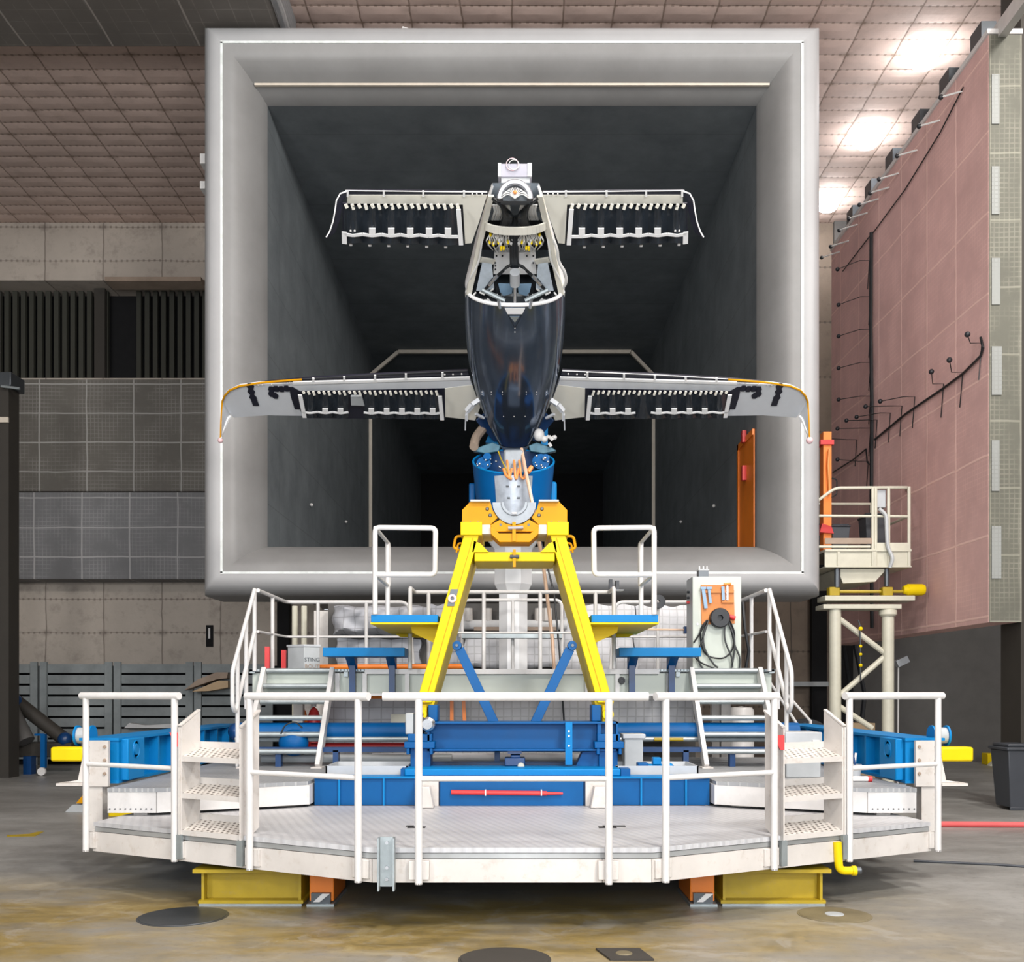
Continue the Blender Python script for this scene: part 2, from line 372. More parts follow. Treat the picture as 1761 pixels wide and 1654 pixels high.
def ring(mb, hw_, hh, y, wd, dp):
    mb.box(-hw_-wd/2, hw_+wd/2, y-dp, y+.02, zc+hh-wd/2, zc+hh+wd/2).box(-hw_-wd/2, hw_+wd/2, y-dp, y+.02, zc-hh-wd/2, zc-hh+wd/2)
    return mb.box(-hw_-wd/2, -hw_+wd/2, y-dp, y+.02, zc-hh, zc+hh).box(hw_-wd/2, hw_+wd/2, y-dp, y+.02, zc-hh, zc+hh)
ring(MB(), hw, hc, 15.6, .045, .006).build('seam_strip', 'tape', cm)
MB().box(-hw+.42, hw-.42, 16.0, 16.05, zc+hc-.435, zc+hc-.40).build('seam_strip', 'beige_strip', cm)
hi, vi = hw-.53, hc-.53
hl = MB()
for px in range(12):
    pass
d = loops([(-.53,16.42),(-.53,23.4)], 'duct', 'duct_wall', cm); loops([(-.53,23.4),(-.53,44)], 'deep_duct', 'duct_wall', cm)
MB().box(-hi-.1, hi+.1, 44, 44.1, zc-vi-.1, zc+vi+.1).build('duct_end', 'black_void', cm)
# flange frame deep inside
Yf = 28.1; hx = hi-.04; zt = zc+vi-.06; zl = zc-vi
path = [(-hx, Yf, zl), (-hx, Yf, Z(645, Yf)), (X(685, Yf), Yf, zt), (X(1085, Yf), Yf, zt), (hx, Yf, Z(645, Yf)), (hx, Yf, zl)]
m = MB()
for p, q in zip(path[:-1], path[1:]): m.beam(p, q, .09, .09, (0,1,0))
m.build('inner_frame', 'beige_strip', cm, label='thin beige frame with chamfered top corners')
# bolts on the left seam of the duct, little reflectors
for (px, py) in ((533, 868), (593, 897), (1230, 870), (1173, 897)):
    s = -1 if px < 880 else 1; yy = abs(hi*F/(px-CX)); p = at(px, py, yy)
    single(MB().ball(p-V((s*.03, 0, 0)), .035, 6), 'wall_marker', 'white_paint', 'tiny white marker on the %s duct wall, %s the mouth' % ('left' if s < 0 else 'right', 'nearer' if abs(px-880) > 320 else 'farther from'), 'marker', 'white markers on the duct walls')
# orange door in right duct wall
Yd0, Yd1 = hi*F/(1298-CX), hi*F/(1271-CX); zd = Z(737, Yd0)
do = bpy.data.objects.new('door_1', None); C.objects.link(do); do.location = (hi, Yd0, zl); do['kind'] = 'structure'
m = MB().box(hi-.04, hi+.05, Yd1-.10, Yd1, zl, zd).box(hi-.04, hi+.05, Yd0, Yd1, zd-.1, zd)
m.build('door_frame', 'orange_paint', do)
MB().prism([(hi-.02, Yd0, zl), (hi-.02, Yd1-.1, zl), (hi-.02, Yd1-.1, zd-.1), (hi-.02, Yd0, zd-.1)], (.03, 0, 0)).build('door_leaf', 'orange_paint', do)
MB().box(hi-.09, hi-.02, Yd0+.5, Yd0+.6, zd-.75, zd-.5).build('door_latch', 'red_paint', do)
MB().box(hi-.09, hi-.02, Yd0+.5, Yd0+.6, zl+1.9, zl+2.1).build('door_latch', 'red_paint', do)
# bits on top of the mouth
t = thing('hinged_arm', 'small white hinged arm lying on the top edge of the tunnel mouth, left of centre', 'bracket', at(740, 50, 15.8))
zt2 = zc+hc+.34
MB().beam((X(728, 16), 16, zt2+.04), (X(815, 16), 16, zt2+.05), .06, .05).build('bar', 'dark_steel', t)
MB().beam((X(692, 16), 16, zt2+.14), (X(730, 16), 16, zt2+.03), .05, .04).beam((X(686, 16), 16, zt2+.08), (X(735, 16), 16, zt2+.03), .05, .03).build('hinge', 'white_paint', t)
t = thing('small_fitting', 'small white metal fitting on the top edge of the tunnel mouth, right of centre', 'bracket', at(1065, 50, 16))
MB().beam((X(1040, 16), 16, zt2+.02), (X(1080, 16), 16, zt2+.02), .06, .04).beam((X(1056, 16), 16, zt2+.02), (X(1068, 16), 16, zt2+.12), .03, .03).beam((X(1068, 16), 16, zt2+.12), (X(1076, 16), 16, zt2+.03), .03, .03).build('fitting', 'white_paint', t)
for py, hh, lab in ((281, .16, 'upper'), (324, .12, 'lower')):
    single(MB().box(-hw-.34-.12, -hw-.335, 16, 16.2, Z(py, 16), Z(py, 16)+hh), 'wall_bracket', 'white_paint', '%s small white bracket on the left outer side of the tunnel mouth' % lab, 'bracket')
# ---------------------------------------------------------------- ceiling lamps at right
for i, (px, py, lab) in enumerate(((1590, 100, 'nearest'), (1492, 240, 'middle'), (1424, 350, 'farthest'))):
    Y = 11.0*F/(HY-py); p = at(px, py, Y); p.z = ZC-.12
    t = thing('ceiling_lamp', '%s of the three glaring round lamps under the right ceiling' % lab, 'lamp', p, 'ceiling lamps over the pink screen')
    MB().lathe(p+V((0,0,.118)), (0,0,-1), [(0,0),(.12,0),(.14,.06),(.14,.10),(0,.10)], 20).build('lamp_housing', 'white_paint', t)
    MB().ball(p+V((0,0,-.05)), .22, 10, (1,1,.45)).build('lamp_bulb', 'lamp_glow', t)
    l = bpy.data.lights.new('lamp_light', 'POINT'); l.energy = 26; l.shadow_soft_size = .25; l.color = (.95, .97, 1)
    lo = bpy.data.objects.new('lamp_light', l); C.objects.link(lo); lo.location = p+V((0,0,-.42))
# ---------------------------------------------------------------- pink screen at the right
sx = 6.77; y0, y1 = 14.04, X(1,1) and sx*F/(1430-CX); z0, z1 = Z(1070, 14.04), Z(55, 14.04)
ps = thing('acoustic_screen', 'tall pink mesh-covered acoustic screen hanging along the right side', 'screen', (sx, 14, z0))
MB().box(sx, sx+.42, y0+.01, y1, z0, z1).build('pink_face', 'pink_screen', ps)
MB().box(sx+.005, sx+.46, y0-.02, y0+.005, z0, z1-.05).build('end_face', 'screen_end', ps)
for py0, py1, w0 in ((130,215,13),(288,370,13),(445,525,14),(597,680,17),(758,845,13),(905,995,16)):
    MB().box(sx+.03, sx+.03+w0/121, y0-.035, y0-.021, Z(py1, y0), Z(py0, y0)).build('light_patch', 'screen_patch', ps)
MB().box(sx-.03, sx+.47, y0-.03, y1, z1-.04, z1+.03).build('top_edge', 'white_paint', ps)
for px in (1690, 1634, 1584, 1537, 1500, 1468):
    yy = (sx+.1)*F/(px-CX); MB().box(sx+.08, sx+.3, yy, yy+.35, z1+.03, z1+.42).build('hanger', 'dark_steel', ps)
struct(MB().box(sx+.47, sx+1.0, y0+.02, y0+.6, 0, ZC), 'trim_6', 'dark_brown')
single(MB().beam(at(1715, 62, 14.3), at(1775, -20, 12.6), .12, .22), 'white_girder', 'white_paint', 'short white sloping girder at the top right corner above the acoustic screen', 'beam')
# cables and microphones on the screen
def onw(px, py, off=.0):
    Y = sx*F/(px-CX); return V((sx-off, Y, Z(py, Y)))
pc = lambda pts, r, off=.03: MB().tube([onw(a, b, off) for a, b in pts], r, 6)
single(pc([(1503,400),(1502,560),(1504,700),(1503,850),(1504,1080)], .035, .05), 'wall_cable', 'black_cable', 'thick dark vertical cable trunk down the pink screen', 'cable')
single(pc([(1507,756),(1560,712),(1625,668),(1660,642),(1690,612),(1694,598),(1690,580)], .02), 'screen_cable', 'black_cable', 'dark diagonal cable climbing right from the trunk on the pink screen', 'cable')
single(pc([(1435,812),(1470,790),(1492,772),(1494,795),(1500,800)], .014), 'screen_cable', 'black_cable', 'thin dark looping cable low on the left of the pink screen', 'cable')
single(pc([(1452,466),(1480,430),(1500,404),(1506,398),(1560,325),(1620,228),(1660,150)], .012), 'screen_cable', 'black_cable', 'thin dark cable running below the slanting top edge of the pink screen', 'cable')
mics = [((1690,575),(1691,590),'uppermost of the three on the right'),((1658,619),(1658,640),'middle of the three on the right'),((1626,639),(1625,660),'lowest of the three on the right'),
 ((1459,463),(1497,448),'top of the left column'),((1461,524),(1499,510),'second in the left column'),((1461,578),(1499,566),'third in the left column'),((1461,633),(1499,623),'fourth in the left column'),((1461,687),(1499,681),'fifth in the left column'),((1459,737),(1499,736),'sixth in the left column'),((1459,790),(1495,793),'seventh in the left column'),
 ((1445,754),(1475,756),'just outside the left column'),((1475,723),(1510,722),'nearest left of the thick trunk'),((1493,717),(1533,710),'touching the thick trunk'),((1509,699),(1553,698),'just right of the thick trunk'),((1535,690),(1575,682),'at the end of the middle row')]
for a_, b_, lab in mics:
    h = onw(*a_, .22); q = onw(*b_, .02); mm = onw(b_[0]-8, b_[1], .12)
    t = thing('microphone', 'small black microphone on the pink screen, %s' % lab, 'microphone', q, 'microphones on the pink screen')
    MB().ball(h, .042, 6).build('microphone_head', 'black_rubber', t)
    MB().tube([h, mm, q, q+V((0, .1, -.5))], .008, 5).build('arm', 'black_cable', t)
k = 0
for px, py in ((1643,167),(1604,217),(1565,268),(1533,308),(1517,332),(1498,352),(1479,376),(1462,396),(1447,424),(1431,443)):
    h = onw(px, py, .22); q = onw(px+14, py-10, .02); k += 1
    nm = ['first', 'second', 'third', 'fourth', 'fifth', 'sixth', 'seventh', 'eighth', 'ninth', 'last'][k-1]
    t = thing('microphone', '%s white-armed microphone, counted down the sloping top edge of the pink screen' % nm, 'microphone', q, 'microphones along the top edge of the pink screen')
    MB().ball(h, .04, 6).build('microphone_head', 'black_rubber', t); MB().tube([h, q], .014, 5).build('arm', 'white_cable', t)
single(MB().tube([(7.2, 20.4, .9), (7.35, 20.6, 1.6), (7.3, 21.2, 2.9), (7.1, 21.6, 3.0)], .05, 6).tube([(7.6, 22, .0), (7.5, 21.8, 1.4), (7.2, 21.3, 2.3), (7.0, 21.0, 2.9)], .05, 6), 'hanging_hose', 'black_rubber', 'thick black hoses drooping below the right end of the pink screen', 'hose')
# ---------------------------------------------------------------- marks in the floor
def disc(px, py, rx, m_, lab, inner=None):
    Y = F*EYE/(py-HY); x = X(px, Y); r = X(px+rx, Y)-x
    t = thing('floor_cover', lab, 'floor cover', (x, Y, 0), 'covers set in the floor')
    MB().lathe((x, Y, -.005), (0,0,1), [(0,.011),(r*.94,.011),(r*.95,.008),(r,.008),(r,0)], 40).build('cover_plate', m_, t)
    if inner: MB().lathe((x, Y, 0), (0,0,1), [(0,.010),(r*.25,.010),(r*.26,.005)], 24).build('inner_lid', inner, t)
disc(315, 1576, 76, 'dark_steel', 'dark round floor cover at the left, in front of the left yellow support')
disc(1435, 1573, 62, 'cover_brown', 'round floor cover with a pale centre at the right, beside the right yellow support', 'grey_plastic')
disc(868, 1650, 80, 'dark_brown', 'dark brown round floor cover at the bottom edge, in front of the deck centre')
Y = F*EYE/(1643-HY)
t = thing('floor_hatch', 'brown square steel hatch in the floor right of the centre cover', 'floor hatch', (X(1075, Y), Y, 0))
MB().prism([(X(1025,6.3),6.33,.001),(X(1050,6.05),6.07,.001),(X(1125,6.07),6.07,.001),(X(1100,6.33),6.33,.001)], (0,0,.012)).build('hatch_plate', 'dark_brown', t)
MB().lathe((X(1073, 6.2), 6.2, .0), (0,0,1), [(0,.018),(.05,.018),(.055,.012)], 16).build('lifting_hole', 'cover_brown', t)
# ================================================================ service tower right
Yt = 15.9
def tx(px): return X(px, Yt)
def tz(py): return Z(py, Yt)
tw = thing('service_tower', 'cream steel pipe tower carrying a railed work platform beside the pink screen', 'tower', (5.8, Yt, 0))
for px in (1436, 1527):
    MB().tube([(tx(px), Yt, 0), (tx(px), Yt, tz(1048))], .095, 16).build('column', 'cream_paint', tw)
for p, q in (((1441,1062),(1520,1122)),((1441,1198),(1520,1130)),((1441,1213),(1500,1252))):
    MB().tube([at(*p, Yt), at(*q, Yt)], .045, 10).build('diagonal_brace', 'cream_paint', tw)
MB().box(tx(1412), tx(1546), Yt-.12, Yt+.3, tz(1048), tz(1040)).build('lower_beam', 'cream_paint', tw, bevel=.01)
MB().box(tx(1415), tx(1569), Yt-.12, Yt+.3, tz(1034), tz(1025)).build('upper_beam', 'cream_paint', tw, bevel=.01)
MB().lathe((tx(1527), Yt, tz(1060)), (0,0,1), [(.11,0),(.14,.03),(.14,.1),(.1,.12)], 16).build('collar', 'cream_paint', tw)
m = MB().box(tx(1415), tx(1562), Yt-.1, Yt-.08, tz(975), tz(949)).box(tx(1415), tx(1562), Yt-.13, Yt+1.5, tz(950), tz(946)).box(tx(1415), tx(1562), Yt-.13, Yt+1.5, tz(977), tz(975))
for px in (1438, 1499, 1525): m.box(tx(px)-.02, tx(px)+.02, Yt-.13, Yt-.08, tz(975), tz(949))
m.build('platform_beam', 'cream_paint', tw)
MB().prism([at(1440,978,Yt), at(1525,978,Yt), at(1505,1000,Yt), at(1450,1003,Yt)], (0,1.2,0)).build('platform_underside', 'cream_paint', tw)
MB().tube([at(1525,978,Yt), at(1525,1008,Yt)], .04, 8).build('spindle', 'dark_steel', tw); MB().tube([at(1440,978,Yt), at(1440,1010,Yt)], .05, 8).build('spindle', 'dark_steel', tw)
MB().box(tx(1415), tx(1496), Yt-.12, Yt-.09, tz(937), tz(927)).build('toe_board', 'plank', tw)
MB().box(tx(1500), tx(1560), Yt-.12, Yt-.09, tz(948), tz(935)).build('toe_board', 'cream_paint', tw)
m = MB()
m.tube(rnd([at(1405,862,Yt-.1), at(1436,839,Yt-.1), at(1561,838,Yt-.1), at(1558,843,Yt+1.4)], .1), .024, 8)
m.tube([at(1405,887,Yt-.1), at(1561,888,Yt-.1)], .022, 8).tube([at(1405,940,Yt-.1), at(1496,940,Yt-.1)], .022, 8)
m.tube([at(1561,888,Yt-.1), (tx(1561), Yt+1.4, tz(888))], .022, 8).tube([(tx(1440), Yt+1.4, tz(838)), (tx(1560), Yt+1.4, tz(838))], .022, 8)
m.build('platform_rail', 'cream_paint', tw)
for px in (1497, 1502, 1524, 1559):
    MB().tube([(tx(px), Yt-.1, tz(839)), (tx(px), Yt-.1, tz(975))], .026, 8).build('rail_post', 'cream_paint', tw)
for px in (1440, 1556):
    MB().tube([(tx(px)-.03, Yt+1.4, tz(839)), (tx(px)-.03, Yt+1.4, tz(950))], .024, 8).build('rail_post', 'cream_paint', tw)
zp = tz(946)
m = MB().box(tx(1505), tx(1521), Yt-.06, Yt+.08, tz(874), tz(843)); b_ = single(m, 'junction_box', 'light_grey_plastic', 'pale grey junction box hung inside the tower platform railing', 'electrical box', bevel=.01)
single(MB().tube(rnd([at(1512,875,Yt-.1), at(1524,885,Yt-.16), at(1526,940,Yt-.16), at(1536,960,Yt-.2), at(1530,976,Yt-.16)], .1), .03, 8), 'tower_hose', 'grey_plastic', 'grey hose hanging from the junction box over the tower platform edge', 'hose')
def bin_(x, y, z, w_, h, lab, s=1, group=None):
    t = thing('wheelie_bin', lab, 'bin', (x, y, z), group); a_, b_ = w_*.40, w_*.5
    m = MB(); m.v = [V(p) for p in ((x-a_,y-a_,z+.04),(x+a_,y-a_,z+.04),(x+a_,y+a_,z+.04),(x-a_,y+a_,z+.04),(x-b_,y-b_,z+h*.9),(x+b_,y-b_,z+h*.9),(x+b_,y+b_,z+h*.9),(x-b_,y+b_,z+h*.9))]
    m.f = [(0,3,2,1),(4,5,6,7),(0,1,5,4),(1,2,6,5),(2,3,7,6),(3,0,4,7)]; m.box(x-b_*.8, x+b_*.8, y-a_, y-a_*.9, z, z+.05)
    m.build('bin_body', 'dark_plastic', t, bevel=.02)
    MB().box(x-b_*1.1, x+b_*1.1, y-b_*1.1, y+b_*1.1, z+h*.9, z+h*.95).box(x-b_*.95, x+b_*.95, y-b_*.9, y+b_*.9, z+h*.95, z+h).build('bin_lid', 'dark_plastic', t, bevel=.015)
    for k in (-1, 1): MB().lathe((x+s*a_*1.02-.02+(.0), y+k*a_*.6, z+.09), (1,0,0), [(0,0),(.09,0),(.09,.05),(0,.05)], 16).build('wheel', 'black_rubber', t)
    return t
t = bin_(tx(1466), Yt+.7, zp, .30, .52, 'short black bin with white print standing on the tower platform')
m = MB().box(tx(1459), tx(1466), Yt+.7-.135, Yt+.7-.128, tz(908), tz(906)).box(tx(1462), tx(1476), Yt+.7-.136, Yt+.7-.129, tz(911.5), tz(909.5)).box(tx(1463), tx(1472), Yt+.7-.136, Yt+.7-.129, tz(914.5), tz(912.5)); m.build('printed_mark', 'white_paint', t)
bin_(tx(1528), Yt+.7, zp, .36, .70, 'taller black bin at the right end of the tower platform')
t = bin_(7.15, 14.0-.02, 0, .52, .93, 'dark grey wheelie bin standing on the floor at the right edge')
t = thing('orange_mast', 'orange steel mast standing on the tower platform beside the tunnel mouth', 'mast', (5.25, Yt+.6, zp))
ym = Yt+.6
MB().box(X(1416,ym), X(1430,ym), ym, ym+.18, zp, Z(742, ym)).build('mast_column', 'orange_paint', t)
MB().box(X(1410,ym), X(1433,ym), ym-.04, ym+.2, Z(765,ym), Z(757,ym)).build('head_bracket', 'red_paint', t)
MB().tube([at(1426,772,ym-.05), at(1424,800,ym-.05), at(1427,850,ym-.05)], .02, 6).build('mast_hose', 'orange_hose', t)
MB().prism([at(1410,915,ym-.06), at(1434,917,ym-.06), at(1430,905,ym-.06), at(1414,900,ym-.06)], (0,.3,0)).build('foot_plate', 'red_paint', t)
MB().tube(rnd([at(1430,822,ym), at(1439,824,ym), at(1439,850,ym), at(1430,855,ym)], .04), .012, 6).build('grab_handle', 'black_cable', t)
t = thing('hoist_motor', 'yellow electric motor with shafts lying on the tower beam below the platform', 'motor', (6.3, Yt, tz(1025)))
yo = Yt+.05
MB().lathe((X(1553,yo), yo, Z(1014,yo)), (1,0,0), [(0,0),(.06,.0),(.085,.06),(.095,.07),(.095,.30),(.08,.34),(0,.35)], 18).build('motor_body', 'yellow_paint', t)
MB().tube([(X(1425,yo), yo, Z(1017,yo)), (X(1553,yo), yo, Z(1017,yo))], .025, 8).build('drive_shaft', 'mustard_and_shaded_yellow', t)
for px in (1433, 1524): MB().box(X(px-9,yo), X(px+9,yo), yo-.08, yo+.08, tz(1025)+.002, Z(1010,yo)).build('gearbox', 'mustard_and_shaded_yellow', t, bevel=.015)
t = thing('signal_beacons', 'string of round yellow weights on a dark line hanging at the tower brace', 'beacon', at(1479, 1080, Yt-.1))
MB().tube([at(1476,1066,Yt-.1), at(1479,1076,Yt-.1), at(1480,1170,Yt-.1)], .012, 6).build('line', 'dark_steel', t)
for py, r in ((1081,.035),(1111,.026),(1125,.026),(1144,.03)): MB().ball(at(1480, py, Yt-.1), r, 8).build('weight', 'yellow_paint', t)
t = thing('floodlight_stand', 'small white floodlight on a thin pole standing right of the cream tower', 'floodlight', (X(1545,17.5), 17.5, 0))
MB().tube([(X(1544,17.5), 17.5, 0), at(1545,1140,17.5)], .014, 8).build('pole', 'white_paint', t)
MB().beam(at(1541,1142,17.5), at(1560,1133,17.5), .14, .12).build('lamp_head', 'light_grey_plastic', t)
MB().beam((X(1537,17.5),17.5,.02),(X(1553,17.5),17.5,.02),.3,.03).build('base', 'grey_plastic', t)
# far floor clutter right
t = thing('yellow_block', 'small yellow block on the floor far right beside the bin', 'block', (X(1705,22.5), 22.5, 0))
MB().box(X(1695,22.5), X(1713,22.5), 22.4, 22.7, 0, .26).build('block_body', 'yellow_paint', t, bevel=.01)
MB().prism([(X(1702,22.1),22.1,0),(X(1722,22.1),22.1,0),(X(1720,22.1),22.1,.15),(X(1712,22.1),22.1,.12)], (0,.15,0)).build('wedge', 'cream_paint', t)
single(MB().box(X(1462,18.5), X(1505,18.5), 18.5, 19, 0, Z(1243,18.5)), 'cardboard_box', 'cardboard', 'brown cardboard box on the floor behind the right blue girder', 'box')
single(MB().tube([(4.3,11.6,.035),(5.2,12.1,.035),(6.4,12.05,.035),(8.5,11.7,.035),(10,11.5,.035)], .035, 10), 'red_hose', 'red_rubber', 'thick red hose lying across the floor at the right', 'hose')
single(MB().tube([(3.9,9.6,.012),(4.6,9.4,.012),(5.4,9.0,.012),(6.2,8.2,.012)], .012, 8), 'thin_cable', 'dark_plastic', 'thin dark cable curving over the floor right of the deck', 'cable')
# clutter beneath the mouth at the right
t = thing('storage_drum', 'white upright tank under the right side of the tunnel mouth', 'tank', (X(1275,16), 16, 0))
MB().lathe((X(1275,16), 16, 0), (0,0,1), [(0,0),(.2,0),(.2,1.35),(.17,1.4),(0,1.42)], 24).build('tank_body', 'white_paint', t)
t = thing('cable_drum', 'large dark cable wheel standing behind the right stair rail', 'cable drum', (X(1385,18), 18, .0))
MB().lathe((X(1385,18), 18, .62), (.2,1,0), [(.42,-.05),(.55,-.05),(.55,.05),(.42,.05),(.42,-.05)], 28).build('rim', 'black_rubber', t)
MB().beam((X(1385,18), 18, .02), (X(1385,18), 18, 1.1), .1, .1).build('stand', 'dark_steel', t)
t = thing('handrail_frame', 'low white sloping stair rail behind the right side of the deck', 'rail', (X(1370,14), 14, 0))
m = MB().tube([at(1322,1170,14), at(1376,1253,14)], .02, 8).tube([at(1345,1185,14), at(1394,1240,14), (X(1394,14), 14, 0)], .022, 8); m.tube([(X(1376,14),14,Z(1253,14)),(X(1376,14),14,0)],.02,8); m.build('rail_tube', 'white_paint', t)
# ---------------------------------------------------------------- left background
Ys = 22.3
def barrier(x0, x1, lab, tall=1):
    t = thing('slatted_barrier', lab, 'barrier', ((x0+x1)/2, Ys, 0), 'grey slatted barriers along the left back wall')
    m = MB()
    for i in range(9): m.box(x0+.02, x1-.02, Ys, Ys+.04, .14+i*.243, .14+i*.243+.195)
    m.build('slats', 'slat_grey', t, smooth=False)
    for x in (x0, x1-.16): MB().box(x, x+.16, Ys-.06, Ys, 0, 2.33).build('post', 'slat_grey', t)
for a_, b_, l in ((-68, 66, 'leftmost grey slatted barrier, cut by the picture edge'), (70, 194, 'grey slatted barrier standing behind the dark pipe trestle'), (197, 333, 'grey slatted barrier behind the leftmost guardrail'), (335, 470, 'grey slatted barrier behind the left stair handrail')):
    barrier(X(a_, Ys), X(b_, Ys), l)
struct(MB().box(-15, -4.6, Ys+.25, Ys+.3, 0, 2.25), 'wall_left_backing', 'black_void')  # flat black sheet standing behind the slatted barriers
t = thing('leaning_board', 'brown boards leaning against the slatted barrier behind the left stair rail', 'board', at(350, 1180, 21))
MB().prism([at(316,1187,21.9), at(340,1168,21.9), at(372,1156,21.9), at(392,1156,21.9), at(390,1166,21.9), at(372,1168,21.9)], (0,.36,0)).build('board', 'plank', t)
MB().prism([at(330,1189,21.85), at(376,1170,21.85), at(392,1170,21.85), at(392,1182,21.85), at(360,1188,21.85)], (0,.4,0)).build('board', 'cardboard', t)
single(MB().prism([at(213,1252,22), at(222,1243,22), at(250,1247,22), at(300,1244,22), at(306,1252,22)], (0,.26,0)), 'folded_sheet', 'sheet_white', 'crumpled white sheet lying before the slatted barrier at left', 'sheet')
t = thing('dark_column', 'dark steel column at the left picture edge with a small shelf arm', 'column', (X(2,19), 19, 0))
MB().box(X(-26,19), X(15,19), 19, 19.4, 0, Z(642,19)).build('shaft', 'dark_brown', t)
MB().box(X(-26,19), X(21,19), 18.95, 19.5, Z(665,19), Z(640,19)).build('cap', 'dark_steel', t, bevel=.02)
MB().tube([at(2,664,18.9), at(34,668,18.9)], .025, 8).build('shelf_arm', 'galvanised', t)
MB().box(X(-26,19), X(15.5,19), 18.96, 19.0, Z(727,19), Z(718,19)).build('band', 'beige_strip', t)
t = thing('pipe_trestle', 'dark pipe trestle with blue caps and two leaning tubes at the far left', 'trestle', (X(60,20), 20, 0))
MB().tube([at(8,1202,20), at(45,1275,19.8)], .17, 14).build('leaning_tube', 'dark_wall_paint', t)
MB().tube([at(24,1203,20.2), at(112,1272,20.2)], .14, 14).build('leaning_tube', 'dark_brown', t)
for p, r in (((8,1202),.175),((25,1205),.145),((112,1271),.145)): MB().ball(at(*p, 20.1), r, 8).build('end_cap', 'dark_blue_paint', t)
MB().box(X(-30,20), X(122,20), 20, 20.5, Z(1302,20), Z(1277,20)).build('base_beam', 'dark_brown', t, bevel=.03)
MB().box(X(44,19.9), X(58,19.9), 19.8, 20.0, 0, Z(1300,19.9)).build('foot', 'dark_blue_paint', t)
t = thing('jack_wheel', 'blue jockey leg with a small white castor wheel at the far left', 'jockey wheel', (X(74,19.6), 19.6, 0))
MB().beam((X(75,19.6),19.6,.15), (X(75,19.6),19.6,Z(1262,19.6)), .09, .09).beam(at(60,1263,19.6), at(76,1263,19.6), .04, .04).build('leg', 'blue_paint', t)
MB().lathe((X(72,19.5), 19.5, .085), (0,1,0), [(0,-.03),(.08,-.03),(.085,0),(.08,.03),(0,.03)], 18).build('castor_wheel', 'white_paint', t)
t = thing('wheel_chock', 'small yellow and grey chock on the floor beyond the far left end of the deck', 'chock', (-5.8, 13.6, 0))
MB().prism([(-6.15,13.6,0),(-5.5,13.6,0),(-5.5,13.6,.12),(-6.05,13.6,.10)], (0,.3,0)).build('grey_foot', 'grey_plastic', t)
MB().prism([(-6.0,13.6,.12),(-5.5,13.6,.12),(-5.5,13.6,.27),(-5.9,13.6,.24)], (0,.3,0)).build('chock_body', 'amber_paint', t)
t = thing('floor_block', 'yellow low block standing on the floor behind the left end of the side platform', 'base', (-5.2, 13, 0))
MB().box(-5.35, -4.9, 13.1, 13.4, 0, .34).build('base_body', 'yellow_paint', t, bevel=.01)
MB().box(-5.3, -5.0, 13.07, 13.1, .12, .22).build('grille', 'plank', t)
m = MB(); pz = lambda px, py: V(((px-CX)*EYE/(py-HY), F*EYE/(py-HY), .001))
m.prism([pz(12,1439), pz(60,1438), pz(76,1430), pz(66,1430), pz(50,1434), pz(12,1436)], (0,0,.002)); single(m, 'floor_marking', 'mustard_and_shaded_yellow', 'faded yellow strip marked on the floor at the far left', 'floor marking')
# ================================================================ front work deck
FX, FY, EX, EY = .96, 6.8, 3.45, 8.15
ZD = .58
slope = (EX-FX)/(EY-FY)
def edge(px, s, out=.04):
    """point on the slanting deck edge seen at |px| left of centre; s=-1 left, +1 right"""
    k = abs(px-CX)/F; Y = (FX-slope*FY)/(k-slope); x = k*Y
    L = math.hypot(1, slope); return V((s*(x+out*1/L), Y-out*slope/L, 0))
def poly(ins=0):
    P = [(-FX, FY), (FX, FY), (EX, EY), (EX-.1, 8.8), (1.95, 9.32), (-1.95, 9.32), (-EX+.1, 8.8), (-EX, EY)]
    c = V((0, 8.0)); out = []
    for p in P:
        d = V(p)-c; out.append(V(p)-d.normalized()*ins)
    return out
dk = thing('work_deck', 'wide faceted work deck of pale chequer plate with white skirt in front', 'deck', (0, 8, 0))
MB().prism([(p.x, p.y, ZD-.035) for p in poly()], (0,0,.035)).build('deck_plate', 'deck_plate', dk)
MB().prism([(p.x, p.y, ZD-.075) for p in poly(.01)], (0,0,.035)).build('edge_strip', 'edge_metal', dk)
MB().prism([(p.x, p.y, ZD-.23) for p in poly(.09)], (0,0,.15)).build('underframe', 'dark_wall_paint', dk)
def skirt(p, q):
    p, q = V((*p, 0)), V((*q, 0)); MB().beam(p+V((0,.02,.42)), q+V((0,.02,.42)), .03, .16).build('skirt_panel', 'white_worn', dk)
skirt((-FX, FY), (.62, FY)); skirt((.625, FY), (FX, FY)); skirt((-FX, FY), (-EX, EY)); skirt((FX, FY), (EX, EY))
skirt((-EX, EY), (-EX+.1, 8.8)); skirt((EX, EY), (EX-.1, 8.8))
for s in (-1, 1):
    m = MB(); x = X(1045, 7.8)*s; m.box(x-.07, x+.07, 7.78, 7.86, ZD, ZD+.003).box(x+s*.0-.03, x+.12*s+.03, 7.86, 7.92, ZD, ZD+.003); m.build('plate_slot', 'black_void', dk)
m = MB(); x = X(665, FY-.05)
m.box(x-.04, x+.04, FY-.0245, FY+.008, .34, .49).box(x-.046, x+.046, FY-.035, FY-.025, .32, .66).box(x-.058, x-.046, FY-.1, FY-.03, .30, .66).box(x+.046, x+.058, FY-.1, FY-.03, .30, .66)
t = single(m, 'channel_bracket', 'galvanised', 'grey steel channel bracket bolted on the deck skirt, left of the centre guardrail', 'bracket')
m = MB()
for dz in (.37, .45, .62): m.lathe((x, FY-.04, dz), (0,-1,0), [(0,.012),(.012,.012),(.013,0)], 10)
m.build('bolt', 'steel', None).parent = t
